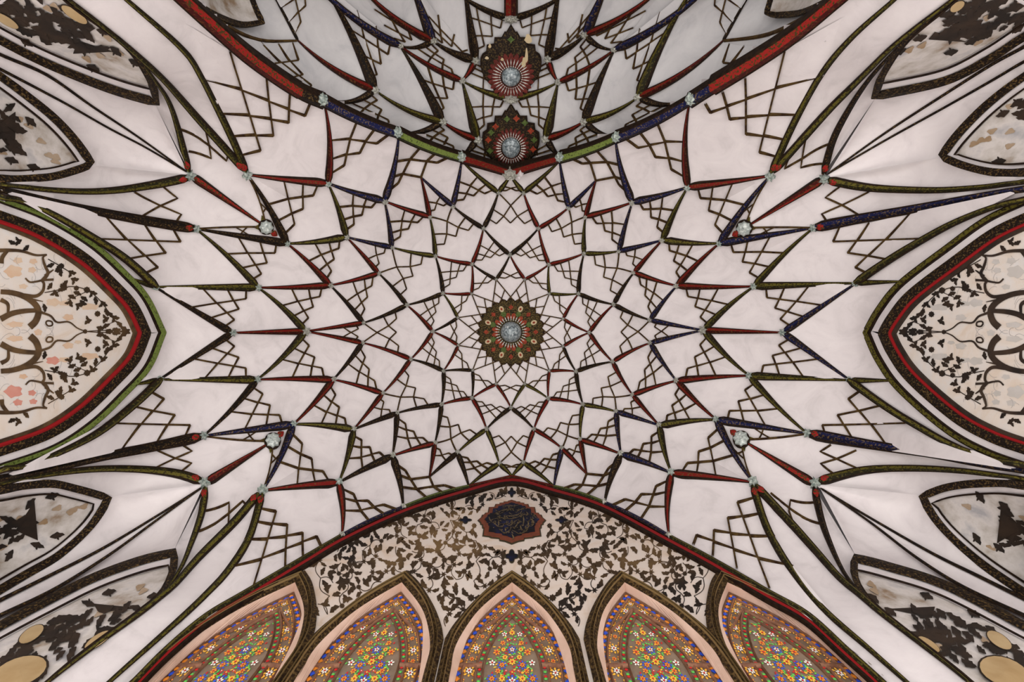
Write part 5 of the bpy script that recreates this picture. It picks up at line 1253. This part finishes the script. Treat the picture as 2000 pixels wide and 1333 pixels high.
NLAB = {'A4L': 'pointed painted niche at the left edge, upper one beside the side arch', 'B4L': 'slanting painted niche in the upper left corner of the photo', 'A7L': 'pointed painted niche at the left edge, lower one beside the side arch',
        'B7L': 'slanting painted niche in the lower left corner, beside the window wall', 'A4R': 'pointed painted niche at the right edge, upper one beside the side arch', 'B4R': 'slanting painted niche in the upper right corner of the photo',
        'A7R': 'pointed painted niche at the right edge, lower one beside the side arch', 'B7R': 'slanting painted niche in the lower right corner, beside the window wall'}
APEX = {'A4L': 5, 'A4R': 5, 'A7L': 4, 'A7R': 4, 'B4L': 4, 'B4R': 4, 'B7L': 5, 'B7R': 4}
for key, pts in NICHE.items():
    ip = APEX[key]; pl = np.vstack([smoothed(pts[:ip + 1], 26), smoothed(pts[ip:], 26)[1:]])
    root = empty('painted_niche'); tag(root, NLAB[key], 'niche painting', 'painted niches')
    cen = pl.mean(0); nn = perp(pl); s_ = np.sign((nn * (cen - pl)).sum()); nn *= s_
    def inset(d):
        a, c = smoothed(pts[:ip + 1], 26), smoothed(pts[ip:], 26); d = np.broadcast_to(d, (2,))
        a2, c2 = a + perp(a) * s_ * d[0], c + perp(c) * s_ * d[1]
        # join the two legs at their crossing
        best = min(((np.linalg.norm(a2[i] - c2[j]), i, j) for i in range(8, 26) for j in range(0, 18)), key=lambda t: t[0])
        return np.vstack([a2[:best[1] + 1], c2[best[2] + 1:]])
    thin = key[0] == 'B'
    far_w = 2.5 if thin else 7                      # the leg next to the long rib is foreshortened
    wide = np.array([8.0, far_w]) if thin else np.array([8.0, 8.0])
    base = Panel(SURF, pl, root, 'plaster', 'niche_ground', depth=0.02, cap=0.015)
    bd = inset(wide * .9)
    wv = np.full(len(bd), 15.0)
    if thin:
        k_ = int(np.argmin(np.linalg.norm(bd - pts[ip], axis=1))); wv[k_ + 3:] = np.linspace(12, 3, len(bd) - k_ - 3)
    band(SURF, bd, wv, 'K', root, 'gilded_border', [(-1, 0), (-1, .2), (0, .32), (1, .2), (1, 0)], 0.006)
    ll = inset(np.array([30.0, far_w * 2.0]) if thin else np.array([27.0, 24.0]))
    fd = Panel(SURF, ll, root, 'niche_field', 'painted_ground', depth=0.0); fd.obj.location = (0, 0, -0.004)
    band(SURF, ll, 3.4, 'outline', root, 'dark_line', [(-1, 0), (-1, .4), (1, .4), (1, 0)], 0.012)
    tri, reg, ov, lv = VASE[key]
    T = lambda q, o=0.018: SURF.at(np.asarray(q, float), o)
    rq = random.Random({'4L': 3, '7L': 5, '4R': 6, '7R': 8}[key[1:]] + (20 if thin else 0))
    b = Build()
    for i in range(16):
        x0, y0 = np.clip(ll.min(0), 0, None); x1, y1 = np.minimum(ll.max(0), [2000, 1333]); c = np.array((rq.uniform(x0, x1), rq.uniform(y0, y1)))
        if inside(c[None], ll)[0] and seg_dist(c[None], ll)[0] > 9:
            a = np.linspace(0, 2 * math.pi, 12, endpoint=False); d = (pts[ip] - np.array([998, 650])); th = math.atan2(d[1], d[0])
            e = np.stack([np.cos(a) * 10, np.sin(a) * 5], 1) * (1 + .25 * np.cos(3 * a + i))[:, None]; Rm = np.array([[math.cos(th), -math.sin(th)], [math.sin(th), math.cos(th)]])
            mk('brown_flower', T(np.vstack([c + e @ Rm.T, [c]]), .006 + .0001 * i), [(k, (k + 1) % 12, 12) for k in range(12)], 'blotch', None, root)
    b = Build(); tq = np.array(tri, float)
    V = np.vstack([T(tq, .004), T(tq, .0085)]); b.add(V, [(3, 4, 5), (0, 1, 4, 3), (1, 2, 5, 4), (2, 0, 3, 5)]); b.obj('vase', 'leaf_dark', root)
    b = Build(); rp = np.array(reg, float); x0, y0 = rp.min(0); x1, y1 = rp.max(0); cnt = 0
    while cnt < (85 if thin else 20):
        c = np.array((rq.uniform(x0, x1), rq.uniform(y0, y1)))
        if inside(c[None], rp)[0]:
            cnt += 1; d = c - np.array([998, 650]); leaf(b, lambda q: T(q, .009 + lift()), c, math.atan2(d[1], d[0]) + rq.uniform(-.5, .5) + (3.14 if cnt % 2 else 0), rq.uniform(22, 40), rq.choice([-.6, .6]), .22)
    for x, y, a in lv: leaf(b, lambda q: T(q, .009 + lift()), (x - 12 * math.cos(a), y - 12 * math.sin(a)), a, 30, .5, .24); leaf(b, lambda q: T(q, .009 + lift()), (x, y), a + 1.2, 12, .6, .3)
    o = b.obj('dark_foliage', 'leaf_dark', root); o['kind'] = 'stuff'
    for x, y, rx, ry, th in ov:
        a = np.linspace(0, 2 * math.pi, 20, endpoint=False); Rm = np.array([[math.cos(th), -math.sin(th)], [math.sin(th), math.cos(th)]]); e = np.stack([np.cos(a) * rx, np.sin(a) * ry], 1) @ Rm.T
        mk('medallion_edge', T(np.vstack([np.array((x, y)) + e * 1.1, [(x, y)]]), .013), [(k, (k + 1) % 20, 20) for k in range(20)], 'leaf_dark', None, root)
        mk('tan_medallion', T(np.vstack([np.array((x, y)) + e, [(x, y)]]), .015), [(k, (k + 1) % 20, 20) for k in range(20)], 'tan', None, root)

# ------------------------------------------------------------------ lower room, below the view
M['stone'] = mottled('pale_stone_floor', [(0.3, (0.52, 0.47, 0.41)), (0.7, (0.62, 0.57, 0.51))], 3, 0.6)
def box(name, lo, hi, mat, parent=None):
    x0, y0, z0 = lo; x1, y1, z1 = hi
    V = [(x0, y0, z0), (x1, y0, z0), (x1, y1, z0), (x0, y1, z0), (x0, y0, z1), (x1, y0, z1), (x1, y1, z1), (x0, y1, z1)]
    return mk(name, V, [(0, 3, 2, 1), (4, 5, 6, 7), (0, 1, 5, 4), (1, 2, 6, 5), (2, 3, 7, 6), (3, 0, 4, 7)], mat, None, parent)
fl = box('floor', (-3.9, -5.2, -0.1), (3.9, 2.4, 0.0), 'stone'); tag(fl, 'pale stone floor of the hall', None, None, 'structure')
for nm, x0, x1 in (('wall_left', -3.9, -3.68), ('wall_right', 3.68, 3.9)):
    par_ = bpy.data.objects[nm]
    for y0, y1, z0, z1 in ((-2.4, -1.5, 0, 4.7), (1.5, 2.1, 0, 4.7), (-1.5, 1.5, 2.2, 4.7)): box('lower_wall', (x0, y0, z0), (x1, y1, z1), 'plaster', par_)
for x0, x1, y0, z0, z1 in ((-3.7, -2.5, 1.94, 0, 4.5), (2.5, 3.7, 1.94, 0, 4.5), (-2.5, -1.9, 2.1, 0, 3.6), (1.9, 2.5, 2.1, 0, 3.6), (-1.9, 1.9, 2.1, 2.0, 2.6)): box('lower_wall', (x0, y0, z0), (x1, 2.34, z1), 'plaster', wall_front)
wa = tag(empty('wall_back'), 'lower wall beside the apse', None, None, 'structure')
for x0, x1 in ((-3.7, -2.5), (2.5, 3.7)): box('lower_wall', (x0, -2.5, 0), (x1, -2.08, 4.5), 'plaster', wa)
box('lower_wall', (-2.6, -5.2, 0), (2.6, -5.05, 5.6), 'plaster_shaded', wa)
for x0, x1 in ((-2.7, -2.55), (2.55, 2.7)): box('lower_wall', (x0, -5.2, 0), (x1, -2.5, 4.4), 'plaster_shaded', wa)
